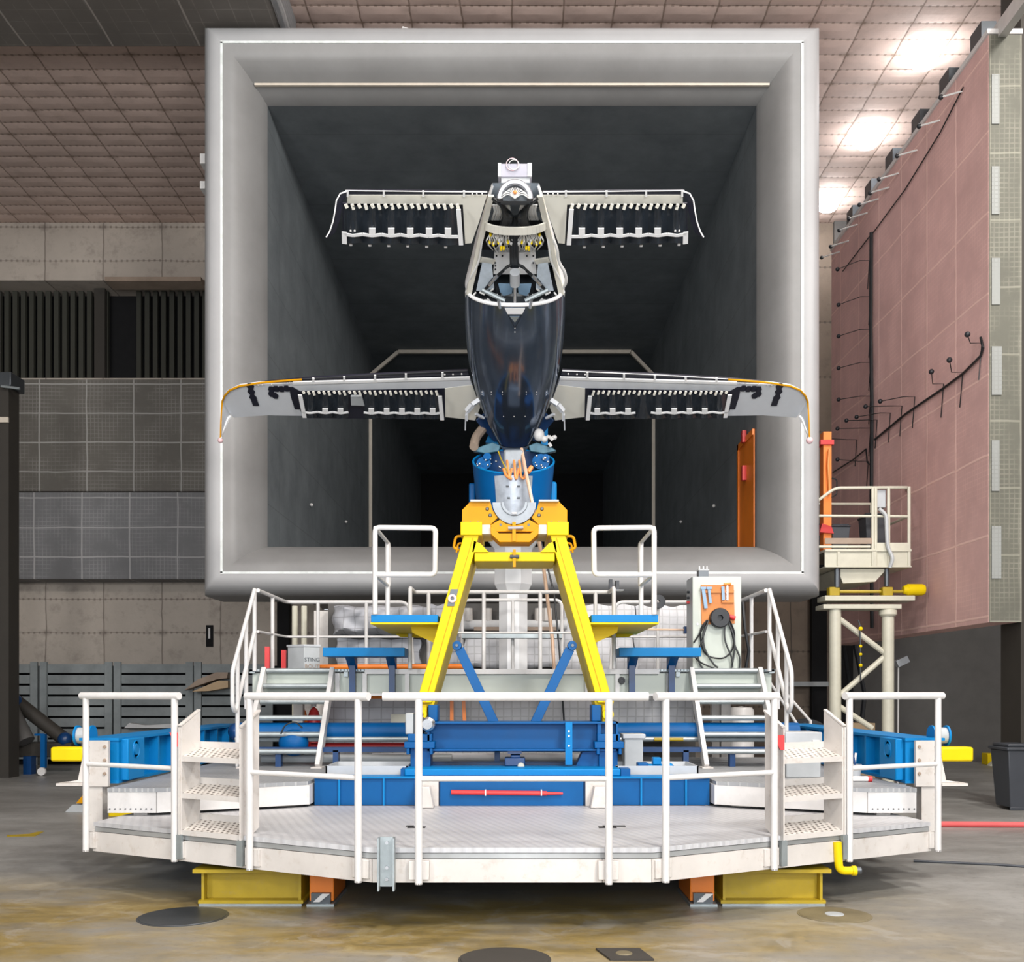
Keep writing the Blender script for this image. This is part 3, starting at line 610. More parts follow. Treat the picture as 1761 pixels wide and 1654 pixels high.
# guardrails
def guard(lab, P0, P1, posts, h=1.62, mid=1.06, bot=.34, d=V((0,0,0)), group='white guardrails round the work deck'):
    P0, P1 = V(P0), V(P1); t = thing('guardrail', lab, 'guardrail', ((P0.x+P1.x)/2, (P0.y+P1.y)/2, 0), group)
    posts = [V(p) for p in posts]; up = lambda p, z: V((p.x, p.y, z))
    MB().tube([up(P0, h), up(P1, h)], .029, 16).build('top_rail', 'white_paint', t)
    MB().tube([up(posts[0], mid), up(posts[-1], mid)], .019, 12).build('mid_rail', 'white_paint', t)
    for p in posts:
        p = V(p); MB().tube([up(p, bot), up(p, h-.02)], .026, 14).build('post', 'white_paint', t)
        dr = (P1-P0).normalized(); inw = V((-dr.y, dr.x, 0)); inw = inw if inw.y > 0 else -inw
        m = MB().beam(up(p+inw*.045, .43)-dr*.07, up(p+inw*.045, .43)+dr*.07, .05, .13); m.build('mounting_plate', 'white_worn', t, bevel=.004)
        MB().lathe(up(p, bot-.002), (0,0,1), [(0,0),(.0255,0),(.026,.012)], 14).build('open_end', 'dark_brown', t)
    return t
for s, nm in ((-1, 'left'), (1, 'right')):
    guard('white tubular guardrail section at the far %s end of the work deck' % nm, edge(147, s), edge(315, s), [edge(155, s), edge(307, s)])
    guard('white tubular guardrail section between the %s step ladder and the centre guardrail' % nm, edge(430, s), edge(640, s), [edge(436, s), edge(622, s)])
guard('long white guardrail section across the middle front of the work deck', (X(658,FY-.06), FY-.06, 0), (X(1115,FY-.06), FY-.06, 0), [(X(720,FY-.06), FY-.06, 0), (X(1047,FY-.06), FY-.06, 0)])
# step ladders
for s, nm in ((-1, 'left'), (1, 'right')):
    A = edge(313, s, -.0); B = edge(418, s, -.0); e = (B-A).normalized(); nn = V((-s*.36, .93, 0)).normalized()
    t = thing('step_ladder', 'white three-tread step ladder at the %s side of the work deck' % nm, 'steps', (A+B)/2, 'white step ladders on the deck')
    for P in (A, B):
        u = lambda z, d: P+nn*d+V((0,0,z))
        MB().prism([u(.50,-.02), u(1.38,-.02), u(1.50,.20), u(.62,.20)], e*(.014 if P is A else -.014)).build('stringer', 'white_worn', t)
        MB().beam(u(1.39,-.03)+e*.0, u(1.51,.20), .03, .012).build('stringer_flange', 'white_worn', t)
        MB().beam(u(.50,-.02), u(1.38,-.02), .012, .035, nn).build('stringer_flange', 'white_worn', t)
    for z in (.585, .87, 1.155):
        a_ = A+e*.015; b_ = B-e*.015; g = V((0,0,.055)); zz_ = V((0,0,z))
        m = MB().prism([a_+zz_-nn*.01, b_+zz_-nn*.01, b_+nn*.2+zz_+g, a_+nn*.2+zz_+g], (0,0,-.01))
        tr = m.build('tread', 'tread_plate', t)
        m = MB().prism([a_+zz_-nn*.012, b_+zz_-nn*.012, b_+zz_-nn*.012-V((0,0,.04)), a_+zz_-nn*.012-V((0,0,.04))], nn*-.008)
        m.prism([a_+nn*.2+zz_+g, b_+nn*.2+zz_+g, b_+nn*.2+zz_+g+V((0,0,.05)), a_+nn*.2+zz_+g+V((0,0,.05))], nn*.008)
        m.build('tread_lip', 'white_worn', tr)
    MB().beam(A+V((0,0,.36))-nn*.03, A+V((0,0,.55))-nn*.03, .05, .03, nn).beam(B+V((0,0,.36))-nn*.03, B+V((0,0,.55))-nn*.03, .05, .03, nn).build('hinge_bracket', 'galvanised', t)
for s, px, py, nm in ((-1, 306, 1270, 'post left of the left'), (1, 1339, 1275, 'post left of the right')):
    P = edge(px if s < 0 else 2*CX-px, s, -.0); p = V((P.x, P.y-.05, Z(py, P.y)))
    single(MB().prism([p+V((-.05,0,.05)), p+V((.03,0,.05)), p+V((.03,0,-.06)), p+V((0,0,-.06))], (0,.03,0)), 'safety_latch', 'red_paint', 'small red latch on the %s step ladder' % nm, 'latch')
# supports
for s, nm in ((-1, 'left'), (1, 'right')):
    t = thing('support_stand', 'yellow I-beam stand with shade in its colour under the %s half of the work deck' % nm, 'stand', (s*2.0, 7.9, 0), 'yellow supports under the deck')
    xa, xb = 1.63, 2.38
    f = lambda a_, b_: sorted((s*a_, s*b_))
    x0, x1 = f(xa, xb+.02)
    MB().box(x0-.02, x1+.02, 7.62, 8.6, .02, .045).box(x0-.05, x1+.05, 7.58, 8.6, .262, .29).box(x0+.02, x1-.02, 7.72, 7.74, .045, .262).box(x0, x0+.02, 7.64, 8.6, .045, .262).box(x1-.02, x1, 7.64, 8.6, .045, .262).build('beam_body', 'mustard_and_shaded_yellow', t)
    MB().box(x0-.01, x1+.01, 7.61, 8.6, 0, .02).build('base_plate', 'galvanised', t)
    MB().box(x0+.1, x1-.1, 7.8, 8.5, .29, .352).build('packer', 'dark_wall_paint', t)
    x0, x1 = f(1.38, 1.57)
    t = thing('orange_jack', 'orange square jack block beside the %s yellow stand under the deck' % nm, 'jack', ((x0+x1)/2, 7.75, 0), 'orange jack blocks under the deck')
    MB().box(x0, x1, 7.66, 8.2, .03, .352).build('jack_body', 'orange_paint', t, bevel=.008)
    MB().box(x0+.02, x1-.02, 7.62, 7.66, .02, .10).build('jack_foot', 'dark_steel', t)
    MB().prism([(x0+.04,7.6,.035),(x0+.09,7.6,.035),(x0+.17,7.6,.10),(x0+.11,7.6,.10)], (0,.02,0)).build('warning_stripe', 'white_paint', t)
    MB().box(x0-.01, x1+.01, 7.6, 8.2, 0, .02).build('base_plate', 'galvanised', t)
t = thing('elbow_pipe', 'yellow pipe elbow with a dark coupling poking below the deck skirt at right', 'pipe', (2.6, 7.8, .25))
p = at(1440, 1470, 7.62)
MB().tube(rnd([p+V((0,0,.1)), at(1443, 1497, 7.62), at(1468, 1497, 7.62)], .09, 8), .032, 14).build('elbow', 'yellow_paint', t)
MB().tube([at(1465,1497,7.62), at(1472,1497,7.62)], .038, 14).build('flange', 'yellow_paint', t)
MB().tube([at(1470,1497,7.62), at(1480,1496.5,7.62)], .030, 14).build('coupling', 'dark_steel', t)
# ---------------------------------------------------------------- second level ledge
ZL = .82
for s, nm in ((-1, 'left'), (1, 'right')):
    P = [(3.50, 8.55), (3.08, 8.55), (1.90, 9.2), (1.90, 12.6), (3.50, 12.6)]
    t = thing('side_platform', 'white-fronted grey grip platform under the %s blue girder' % nm, 'platform', (s*2.7, 10.5, 0), 'grey grip side platforms')
    MB().prism([(s*x, y, ZL-.035) for x, y in P], (0,0,.035)).build('grip_floor', 'grey_grip', t)
    for a_, b_ in zip(P[:2], P[1:3]):
        MB().beam((s*a_[0], a_[1]+.02, ZL-.125), (s*b_[0], b_[1]+.02, ZL-.125), .03, .18).build('fascia', 'white_paint', t)
    MB().beam((s*P[2][0], 9.2, ZL-.125), (s*P[2][0], 10.4, ZL-.125), .03, .18).build('fascia', 'white_paint', t)
    m = MB()
    for k in range(9): m.lathe((s*(3.12+k*.045), 8.553, ZL-.18), (0,-1,0), [(0,.008),(.006,.008),(.007,0)], 8)
    m.build('rivet_row', 'dark_steel', t)
    MB().box(min(s*3.30,s*3.18), max(s*3.30,s*3.18), 8.62, 8.68, ZD, ZL-.2).build('leg', 'white_worn', t)
    MB().beam((s*3.25, 8.78, .62), (s*2.0, 9.4, .62), .03, .08).build('kick_strip', 'grey_grip', t)
    MB().beam((s*3.3, 9.0, .66), (s*1.8, 9.75, .66), .05, .2).build('inner_web', 'dark_blue_paint', t)
    for yy in (10, 12): MB().box(min(s*3.4,s*3.3), max(s*3.4,s*3.3), yy, yy+.1, 0, ZL-.04).box(min(s*2.1,s*2.0), max(s*2.1,s*2.0), yy, yy+.1, 0, ZL-.04).build('leg', 'dark_steel', t)
# ---------------------------------------------------------------- blue side girders with buffers
for s, nm in ((-1, 'left'), (1, 'right')):
    f = lambda a_, b_: sorted((s*a_, s*b_))
    t = thing('side_girder', '%s blue plate girder with web stiffeners and bolted white end plate' % nm, 'girder', (s*3.75, 11, ZL), 'blue side girders')
    bm_ = 'sky_blue_paint'; z0_, z1_ = ZL+.004, 1.235
    x0, x1 = f(3.66, 3.70); MB().box(x0, x1, 8.95, 13.1, z0_+.02, z1_-.02).build('web', bm_, t)
    x0, x1 = f(3.56, 3.92); MB().box(x0, x1, 8.95, 13.1, z1_-.025, z1_).box(x0, x1, 8.95, 13.1, z0_, z0_+.025).build('flange', bm_, t)
    x0, x1 = f(3.57, 3.68)
    for k in range(9): MB().box(x0, x1, 8.97+k*.5, 8.99+k*.5+.02, z0_+.02, z1_-.025).build('stiffener', bm_, t)
    x0, x1 = f(3.50, 3.66); MB().box(x0, x1, 9.02, 9.42, z0_+.02, z1_-.01).build('pad_plate', bm_, t, bevel=.01)
    MB().lathe((s*3.50, 9.2, 1.12), (-s,0,0), [(.0,.012),(.05,.012),(.055,0),(.075,0),(.08,.01),(.085,0)], 20).build('boss', bm_, t)
    x0, x1 = f(3.62, 3.83); MB().box(x0, x1, 8.86, 8.90, z0_-.02, z1_-.02).build('end_plate', 'white_worn', t)
    for bx in (3.65, 3.80):
        for bz in (.9, 1.02, 1.14): MB().lathe((s*bx, 8.86, bz+.02), (0,-1,0), [(0,.014),(.014,.014),(.016,0)], 8).build('bolt', 'plank', t)
    m = MB().prism([(s*3.83, 8.88, .84), (s*3.83, 8.88, 1.2), (s*3.90, 8.88, .86), (s*4.02, 8.88, .84)], (0,.03,0)); x0, x1 = f(3.83, 4.06); m.box(x0, x1, 8.8, 9.0, .815, .838); m.build('gusset', 'white_worn', t)
    x0, x1 = f(3.68, 3.81); m = MB().box(x0, x1, 8.88, 9.0, .30, .81); x2, x3 = f(3.30, 3.70); m.box(x2, x3, 8.72, 8.98, .36, .44); m.build('support_leg', 'white_worn', t)
    t = thing('buffer_block', 'bright yellow rubber buffer sticking out at the far %s end' % nm, 'buffer', (s*4.0, 8.98, 1.03), 'yellow end buffers')
    x0, x1 = f(3.86, 4.16); MB().box(x0, x1, 8.9, 9.05, 1.025, 1.155).build('buffer_body', 'yellow_paint', t, bevel=.02)
    t = thing('guide_roller', 'pale guide roller with blue rims above the %s yellow buffer' % nm, 'roller', (s*3.92, 9.1, 1.16), 'guide rollers')
    cx_ = s*3.93
    MB().lathe((cx_-.06, 9.1, 1.25), (1,0,0), [(0,0),(.075,0),(.075,.12),(0,.12)], 24).build('roller_drum', 'grey_plastic', t)
    for k in (-.075, .06): MB().lathe((cx_+k, 9.1, 1.25), (1,0,0), [(0,0),(.095,0),(.095,.016),(0,.016)], 24).build('rim', 'sky_blue_paint', t)
# ---------------------------------------------------------------- turntable front beam
t = thing('front_beam', 'long blue ribbed beam at the rear edge of the work deck', 'beam', (0, 9.45, ZD))
MB().box(-1.87, 1.87, 9.36, 9.38, ZD+.002, ZL+.015).build('web', 'blue_paint', t)
MB().box(-1.87, 1.87, 9.33, 9.6, ZL+.015, ZL+.03).build('flange', 'sky_blue_paint', t)
for px in (583, 660, 1103, 1180): MB().box(X(px,9.33)-.008, X(px,9.33)+.008, 9.33, 9.36, ZD+.002, ZL+.014).build('rib', 'sky_blue_paint', t)
MB().box(X(757,9.3), X(1003,9.3), 9.30, 9.355, ZD+.002, ZL+.01).build('centre_plate', 'blue_paint', t)
for s in (-1, 1):
    x0, x1 = sorted((s*.69, s*.90)); MB().box(x0, x1, 9.27, 9.35, ZD+.002, ZL+.0).build('white_bracket', 'white_worn', t)
    MB().prism([(s*.72, 9.26, ZD+.002), (s*.88, 9.26, ZD+.002), (s*.88, 9.26, ZL-.04), (s*.76, 9.26, ZL-.04)], (0,-.18,0)).build('bracket_block', 'white_worn', t, bevel=.01)
t = thing('red_lever', 'red steel lever bar clipped on the blue beam in the deck centre', 'lever', (X(870,9.25), 9.25, .7))
MB().tube([(X(776,9.27),9.27,Z(1362,9.27)), (X(940,9.27),9.27,Z(1364,9.27))], .022, 12).build('handle_tube', 'red_paint', t)
MB().tube([(X(940,9.27),9.27,Z(1364,9.27)), (X(968,9.27),9.27,Z(1364.3,9.27))], [.016,.010], 10).build('lever_tip', 'red_paint', t)
m = MB()
for px in (835, 931): m.box(X(px,9.25)-.006, X(px,9.25)+.006, 9.235, 9.3, Z(1368,9.25), Z(1358,9.25))
m.build('clip', 'white_paint', t)
t = thing('blue_tray_beam', 'light blue capped cross beam lying just behind the centre guardrail', 'beam', (0, 9.7, ZL+.03))
MB().box(X(697,9.5), X(1066,9.5), 9.42, 9.9, ZL+.03, Z(1322,9.42)).build('beam_body', 'sky_blue_paint', t, bevel=.012)
MB().box(X(690,9.5), X(705,9.5), 9.45, 9.8, ZL+.03, Z(1322,9.45)).box(X(1067,9.5), X(1083,9.5), 9.45, 9.8, ZL+.03, Z(1322,9.45)).build('end_block', 'blue_paint', t)
for s, nm in ((-1, 'left'), (1, 'right')):
    t = thing('drip_tray', 'shallow pale metal tray behind the blue front beam, %s of centre' % nm, 'tray', (s*1.5, 9.9, ZL), 'shallow pale trays')
    x0, x1 = sorted((s*1.02, s*1.82)); y0_, y1_ = 9.65, 10.3
    m = MB().box(x0, x1, y0_, y0_+.015, ZL+.03, ZL+.11).box(x0, x1, y1_-.015, y1_, ZL+.0, ZL+.11).box(x0, x0+.015, y0_, y1_, ZL+.03, ZL+.11).box(x1-.015, x1, y0_, y1_, ZL+.03, ZL+.11).box(x0, x1, y0_, y1_, ZL+.002, ZL+.03)
    m.build('tray_body', 'light_grey_plastic', t)
single(MB().box(-1.88, 1.88, 9.62, 13.2, .25, ZL-.002), 'turntable_bed', 'dark_steel', 'dark machine bed filling the middle between the two side platforms', 'machine bed')
# carriage cross beam
t = thing('carriage_beam', 'heavy blue I-beam carriage carrying the yellow A-frame', 'beam', (0, 9.9, 1.0))
yc = 9.7; x0, x1 = X(735, yc), X(1063, yc); zt_, zb_ = Z(1241, yc), Z(1291, yc)
MB().box(x0, x1, yc, yc+.4, zt_-.018, zt_).box(x0, x1, yc, yc+.4, zb_, zb_+.018).build('flange', 'blue_paint', t)
MB().box(x0+.02, x1-.02, yc+.16, yc+.2, zb_, zt_).build('web', 'blue_paint', t)
MB().box(x0, x0+.02, yc, yc+.4, zb_, zt_).box(x1-.02, x1, yc, yc+.4, zb_, zt_).box(X(1028,yc), X(1034,yc), yc+.02, yc+.38, zb_, zt_).build('end_plate', 'blue_paint', t)
MB().box(X(972,yc), X(984,yc), yc-.03, yc-.01, ZL+.12, zt_).build('strap', 'sky_blue_paint', t)
m = MB()
for py in (1257, 1282, 1265): m.lathe((X(978,yc), yc-.03, Z(py,yc)), (0,-1,0), [(0,.01),(.01,.01),(.012,0)], 8)
m.build('bolt', 'steel', t)
MB().prism([at(1002,1293,yc+.1), at(1030,1291,yc+.1), at(1030,1322,yc+.1), at(988,1322,yc+.1)], (0,.2,0)).build('leg_plate', 'blue_paint', t)
for s in (-1, 1):
    a_ = (X(696,yc), X(748,yc)) if s < 0 else (X(1022,yc), X(1072,yc))
    MB().box(a_[0], a_[1], yc-.05, yc+.4, Z(1286,yc), Z(1275,yc)).box(a_[0]+.03, a_[1]-.03, yc, yc+.4, Z(1275,yc), Z(1262,yc)).box(a_[0]+.02, a_[0]+.05, yc-.04, yc+.3, Z(1297,yc), Z(1286,yc)).box(a_[1]-.05, a_[1]-.02, yc-.04, yc+.3, Z(1297,yc), Z(1286,yc)).box(a_[0]+.05, a_[1]-.05, yc+.05, yc+.35, ZL+.03, Z(1286,yc)).build('bearing_shoe', 'blue_paint', t, bevel=.006)
t = thing('screw_jack', 'blue screw jack with a pale wheel under the carriage beam centre', 'jack', (0, 9.8, ZL))
yj = 9.75
MB().box(X(868,yj), X(903,yj), yj, yj+.2, ZL+.1, Z(1303,yj)).box(X(878,yj), X(895,yj), yj, yj+.2, Z(1303,yj), Z(1298,yj)).build('jack_body', 'dark_blue_paint', t, bevel=.008)
MB().tube([(X(885,yj), yj+.1, Z(1303,yj)), (X(885,yj), yj+.1, Z(1296,yj))], .03, 12).build('spindle', 'dark_brown', t)
MB().box(X(873,yj), X(897,yj), yj, yj+.2, Z(1296,yj), zb_-.001).build('jack_head', 'dark_blue_paint', t)
MB().lathe((X(896,yj), yj-.02, Z(1317,yj)), (0,1,0), [(0,0),(.03,0),(.035,.01),(.035,.02)], 16).build('wheel', 'cream_paint', t)
# lower dark blue frame seen behind
t = thing('lower_frame', 'low dark blue frame with posts behind the carriage beam', 'frame', (0, 11, ZL))
MB().box(X(735,10.6), X(1060,10.6), 10.6, 10.8, ZL, Z(1311,10.6)).build('lower_bar', 'dark_blue_paint', t)
MB().box(X(410,11), X(1340,11), 11.0, 11.12, Z(1293,11), Z(1285,11)).build('upper_bar', 'dark_blue_paint', t)
for px in (478, 577, 855, 1085, 1180, 1260): MB().box(X(px,11)-.03, X(px,11)+.03, 11.0, 11.1, ZL-.001, Z(1290,11)).build('post', 'dark_blue_paint', t)
t = thing('torque_tube', 'long shiny blue tube running across behind the carriage beam', 'tube', (0, 11.3, 1.1))
MB().tube([at(408,1258,11.35), at(1372,1258,11.35)], .105, 28).build('tube_body', 'blue_paint', t)
MB().ball(at(408,1258,11.35), .105, 10).build('end_cap', 'dark_blue_paint', t)
MB().tube([at(405,1271,11.25), at(1360,1271,11.25)], .03, 10).build('side_bar', 'galvanised', t)
single(MB().tube([at(535,1283,11.5), at(1000,1283,11.5)], .042, 12), 'red_tube', 'red_paint', 'long red tube low behind the carriage beam', 'tube')
single(MB().tube([at(640,1303,11.6), at(1040,1303,11.6)], .055, 12), 'wrapped_roll', 'sheet_white', 'pale wrapped roll lying low behind the blue lower frame', 'roll')
single(MB().tube([at(450,1304,11.3), at(777,1304,11.3)], .05, 12), 'grey_tube', 'grey_plastic', 'dark grey tube low at the left behind the carriage beam', 'tube')
single(MB().tube([at(1125,1271.5,11.205), at(1175,1271.5,11.205)], .02, 8), 'yellow_rod', 'mustard_and_shaded_yellow', 'short yellow rod below the blue tube, right of centre', 'rod')
t = thing('flow_valve', 'round blue pump housing with cable behind the left stair treads', 'pump', at(505, 1280, 11.2))
MB().ball(at(505, 1277, 11.2), .17, 12, (1,.7,.9)).build('pump_body', 'blue_paint', t)
MB().tube(rnd([at(483,1262,11.05), at(490,1246,11.05), at(508,1240,11.05), at(520,1252,11.05)], .1), .009, 6).build('pump_cable', 'black_cable', t)
# grey case, motor, boxes on the right
t = thing('switch_box', 'tall grey lidded box at the right foot of the A-frame', 'box', (X(1090,10.2), 10.2, ZL))
yb = 10.1; MB().box(X(1074,yb), X(1106,yb), yb, yb+.28, ZL, Z(1270,yb)).build('box_body', 'grey_plastic', t, bevel=.01)
MB().box(X(1071,yb), X(1110,yb), yb-.02, yb+.3, Z(1270,yb), Z(1262,yb)).build('lid', 'light_grey_plastic', t, bevel=.008)
t = thing('electric_motor', 'small blue electric motor lying at the right tray', 'motor', (X(1130,9.75), 9.75, ZL))
ym = 9.72
MB().tube([at(1112,1324,ym), at(1150,1324,ym)], .062, 18).build('motor_body', 'sky_blue_paint', t)
MB().ball(at(1150,1323,ym), .068, 10, (.9,1,1)).build('fan_cover', 'sky_blue_paint', t)
MB().box(X(1096,ym), X(1114,ym), ym-.06, ym+.1, ZL+.03, Z(1311,ym)).build('gearbox', 'blue_paint', t, bevel=.01)
MB().box(X(1122,ym), X(1136,ym), ym-.05, ym+.06, Z(1314,ym), Z(1302,ym)).build('terminal_box', 'sky_blue_paint', t, bevel=.006)
MB().box(X(1105,ym), X(1152,ym), ym-.05, ym+.06, ZL+.03, Z(1331,ym)).build('foot', 'blue_paint', t)
t = thing('tool_case', 'silver aluminium case behind the right step ladder', 'case', (2.95, 9.75, ZL))
yk = 9.6; MB().box(X(1352,yk), X(1412,yk), yk, yk+.4, ZL, Z(1283,yk)).build('case_body', 'grey_plastic', t, bevel=.01)
MB().box(X(1352,yk)-.01, X(1412,yk)+.01, yk-.01, yk+.41, Z(1283,yk), Z(1259,yk)).build('case_lid', 'light_grey_plastic', t, bevel=.01)
MB().box(X(1396,yk), X(1408,yk), yk-.03, yk-.01, Z(1278,yk), Z(1272,yk)).build('catch', 'white_paint', t)
MB().box(X(1351,yk)-.01, X(1413,yk)+.01, yk-.015, yk+.415, Z(1285,yk), Z(1282,yk)).build('rim', 'silver', t)
t = thing('spray_can', 'small red and white can lying on the right side platform', 'can', (3.1, 9.2, ZL))
MB().tube([(X(1463,9.15),9.15,ZL+.027), (X(1492,9.15),9.15,ZL+.027)], .026, 14).build('can_body', 'white_paint', t)
MB().tube([(X(1492,9.15),9.15,ZL+.027), (X(1499,9.15),9.15,ZL+.027)], .0265, 14).build('can_cap', 'red_paint', t)
t = thing('tool_tub', 'small grey tub of tools on the right side platform by the girder', 'tub', (3.2, 9.4, ZL))
yt_ = 9.45; MB().lathe((X(1470,yt_), yt_, ZL), (0,0,1), [(0,0),(.05,0),(.065,.14),(.058,.14),(.05,.02),(0,.02)], 18).build('tub', 'light_grey_plastic', t)
MB().beam((X(1467,yt_),yt_,ZL+.05),(X(1472,yt_),yt_,ZL+.25),.02,.01).build('tool', 'white_paint', t); MB().beam((X(1473,yt_),yt_,ZL+.05),(X(1466,yt_),yt_,ZL+.24),.02,.02).build('tool', 'dark_blue_paint', t)
# ================================================================ upper walkway, stairs, rails
ZW = 1.925; YW = 11.75
wk = thing('upper_walkway', 'white steel walkway with deep girder fascia behind the A-frame', 'walkway', (0, 12.5, ZW))
m = MB()
for i in range(157): m.box(-3.12+i*.04, -3.112+i*.04, YW, 13.5, ZW-.035, ZW-.002)
for i in range(18): m.box(-3.12, 3.12, YW+i*.1, YW+i*.1+.006, ZW-.03, ZW-.003)
m.box(-3.12, 3.12, 13.45, 13.5, ZW-.05, ZW).box(-3.12, -3.06, YW, 13.5, ZW-.05, ZW).box(3.06, 3.12, YW, 13.5, ZW-.05, ZW).box(-2.0, -1.95, YW, 13.5, ZW-.09, ZW-.036).box(1.95, 2.0, YW, 13.5, ZW-.09, ZW-.036)
m.build('floor_grating', 'galvanised', wk, smooth=False)
MB().box(-1.75, 1.75, YW-.01, YW+.04, ZW-.06, ZW+.0).box(-3.1, 3.1, YW, YW+.03, ZW-.32, ZW-.29).build('flange', 'white_paint', wk)
MB().box(-3.1, 3.1, YW+.06, YW+.09, ZW-.30, ZW-.05).build('fascia', 'cabinet_paint', wk)
for px in (627, 700, 580, 740, 1010, 1062, 1150, 1085):
    x = X(px, YW); MB().box(x-.025, x+.025, YW, YW+.06, ZW-.30, ZW-.05).build('rib', 'white_paint', wk)
for s in (-1, 1):
    for yy in (12.7, 13.3):
        x = s*2.75; MB().box(x-.06, x+.06, yy, yy+.12, 0, ZW-.05).build('leg', 'white_worn', wk)
MB().lathe((X(1069,YW), YW+.0, Z(1170,YW)), (0,-1,0), [(0,.02),(.02,.02),(.022,.03),(.04,.03),(.045,0)], 10).build('knob', 'black_rubber', wk)
def up(x, y, z): return V((x, y, z))
HR = 2.87
rl = thing('walkway_railing', 'white tubular railing of several bays around the upper walkway', 'railing', (0, 12.5, ZW))
for s in (-1, 1):
    yb_ = 13.4; xs = 3.06
    MB().tube(rnd([up(s*3.02, YW, HR-.01), up(s*3.06, yb_, HR), up(s*1.40, yb_, HR), up(s*1.33, yb_, ZW)], .12, 6), .024, 10).build('top_rail', 'white_paint', rl)
    MB().tube(rnd([up(s*3.02, YW, 2.37), up(s*3.06, yb_, 2.40), up(s*1.33, yb_, 2.40)], .1, 5), .016, 8).build('mid_rail', 'white_paint', rl)
    for px in (547, 630): MB().tube([up(s*abs(X(px, yb_)), yb_, ZW), up(s*abs(X(px, yb_)), yb_, HR)], .024, 10).build('post', 'white_paint', rl)
    MB().tube([up(s*3.04, 12.55, ZW), up(s*3.04, 12.55, HR)], .024, 10).build('post', 'white_paint', rl)
    xc_ = 1.19; yn = 12.06
    MB().tube(rnd([up(s*xc_, 11.55, ZW+.0), up(s*xc_, 11.55, HR), up(s*xc_, yn, HR), up(0, yn, HR)], .05, 5), .024, 10).build('top_rail', 'white_paint', rl)
    MB().tube([up(s*xc_, yn, Z(1088, yn)), up(0, yn, Z(1088, yn))], .014, 8).build('mid_rail', 'white_paint', rl)
    for px in (832, 737): x = s*abs(X(px, yn)); MB().tube([up(x, yn-.0, ZW-.03), up(x, yn, HR)], .024, 10).build('post', 'white_paint', rl)
    yi = 13.1
    MB().tube(rnd([up(0, yi, HR), up(s*.66, yi, HR), up(s*.66, yi, ZW)], .1, 6), .022, 10).build('top_rail', 'white_paint', rl)
MB().tube([up(.01, 13.1, ZW), up(.01, 13.1, HR)], .022, 10).build('post', 'white_paint', rl)
MB().box(-.66, .66, 12.95, 13.12, Z(1098,13.1), Z(1091,13.1)).build('shelf', 'galvanised', rl)
for s, nm in ((-1, 'left'), (1, 'right')):
    t = thing('steel_stair', 'white-stringered steel stair with grey treads up to the upper walkway, %s side' % nm, 'stair', (s*2.55, 11.3, ZL), 'stairs to the upper walkway')
    yb_, yt_ = 10.85, 11.75
    for x in (2.13, 2.94): MB().beam((s*x, yb_, ZL), (s*x, yt_, ZW-.02), .05, .13, (0,1,0)).build('stringer', 'white_paint', t); MB().box(min(s*x-.06, s*x+.06), max(s*x-.06, s*x+.06), yb_-.1, yb_+.1, ZL, ZL+.012).build('foot_plate', 'white_worn', t)
    for k in range(6):
        f_ = k/5.0*1.0; z = ZL+.19+(ZW-ZL-.19)*k/5; y = yb_+(yt_-yb_)*((z-ZL)/(ZW-ZL))
        tr = MB().box(min(s*2.16, s*2.91), max(s*2.16, s*2.91), y-.02, y+.2, z-.045, z).build('tread', 'galvanised', t)
        MB().tube([up(s*2.16, y-.02, z-.02), up(s*2.91, y-.02, z-.02)], .03, 10).build('nosing', 'galvanised', tr)
    h = thing('stair_handrail', 'white bent handrail with loop end along the outer side of the %s stair' % nm, 'handrail', (s*3.0, 11.3, ZL), 'handrails of the two stairs')
    x = s*3.06
    pts = [up(x, YW, 2.37), up(x, YW-.06, 2.37), up(x, 10.88, 1.46-.06), up(x, 10.72, 1.46), up(x, 10.80, 1.84), up(x, YW-.08, HR), up(x, YW, HR)]
    MB().tube(rnd([up(x, YW, HR), up(x, 10.82, 1.88), up(x, 10.82, 1.50), up(x, 10.93, 1.42), up(x, YW, 2.37)], .07, 6), .024, 10).build('rail_tube', 'white_paint', h)
    for y in (YW, 11.38, 11.02):
        zt_ = HR-(YW-y)*(HR-1.88)/(YW-10.82); MB().tube([up(x, y, ZL+.002 if y < 11.2 else ZL+(y-10.85)*1.2), up(x, y, zt_)], .024, 10).build('post', 'white_paint', h)
# blue bench brackets on the fascia
for s, nm in ((-1, 'left'), (1, 'right')):
    Yb = 11.55; xa, xb = sorted((s*abs(X(562, Yb)), s*abs(X(700, Yb))))
    t = thing('blue_shelf', 'narrow dark-legged blue shelf mounted on the walkway fascia at the %s' % nm, 'shelf', ((xa+xb)/2, Yb, 1.7), 'blue shelves on the walkway fascia')
    MB().box(xa, xb, Yb-.25, YW-.01, Z(1130,Yb), Z(1115,Yb)).build('shelf_board', 'sky_blue_paint', t, bevel=.006)
    for px in (603, 672):
        x = s*abs(X(px, Yb)); MB().box(x-.035, x+.035, YW-.1, YW-.012, ZW-.32, Z(1130,Yb)).build('leg', 'dark_blue_paint', t)
        MB().prism([(x-.05, YW-.012, Z(1130,Yb)), (x-.05, Yb-.1, Z(1130,Yb)), (x-.05, YW-.012, Z(1150,Yb))], (.1,0,0)).build('bracket', 'blue_paint', t)
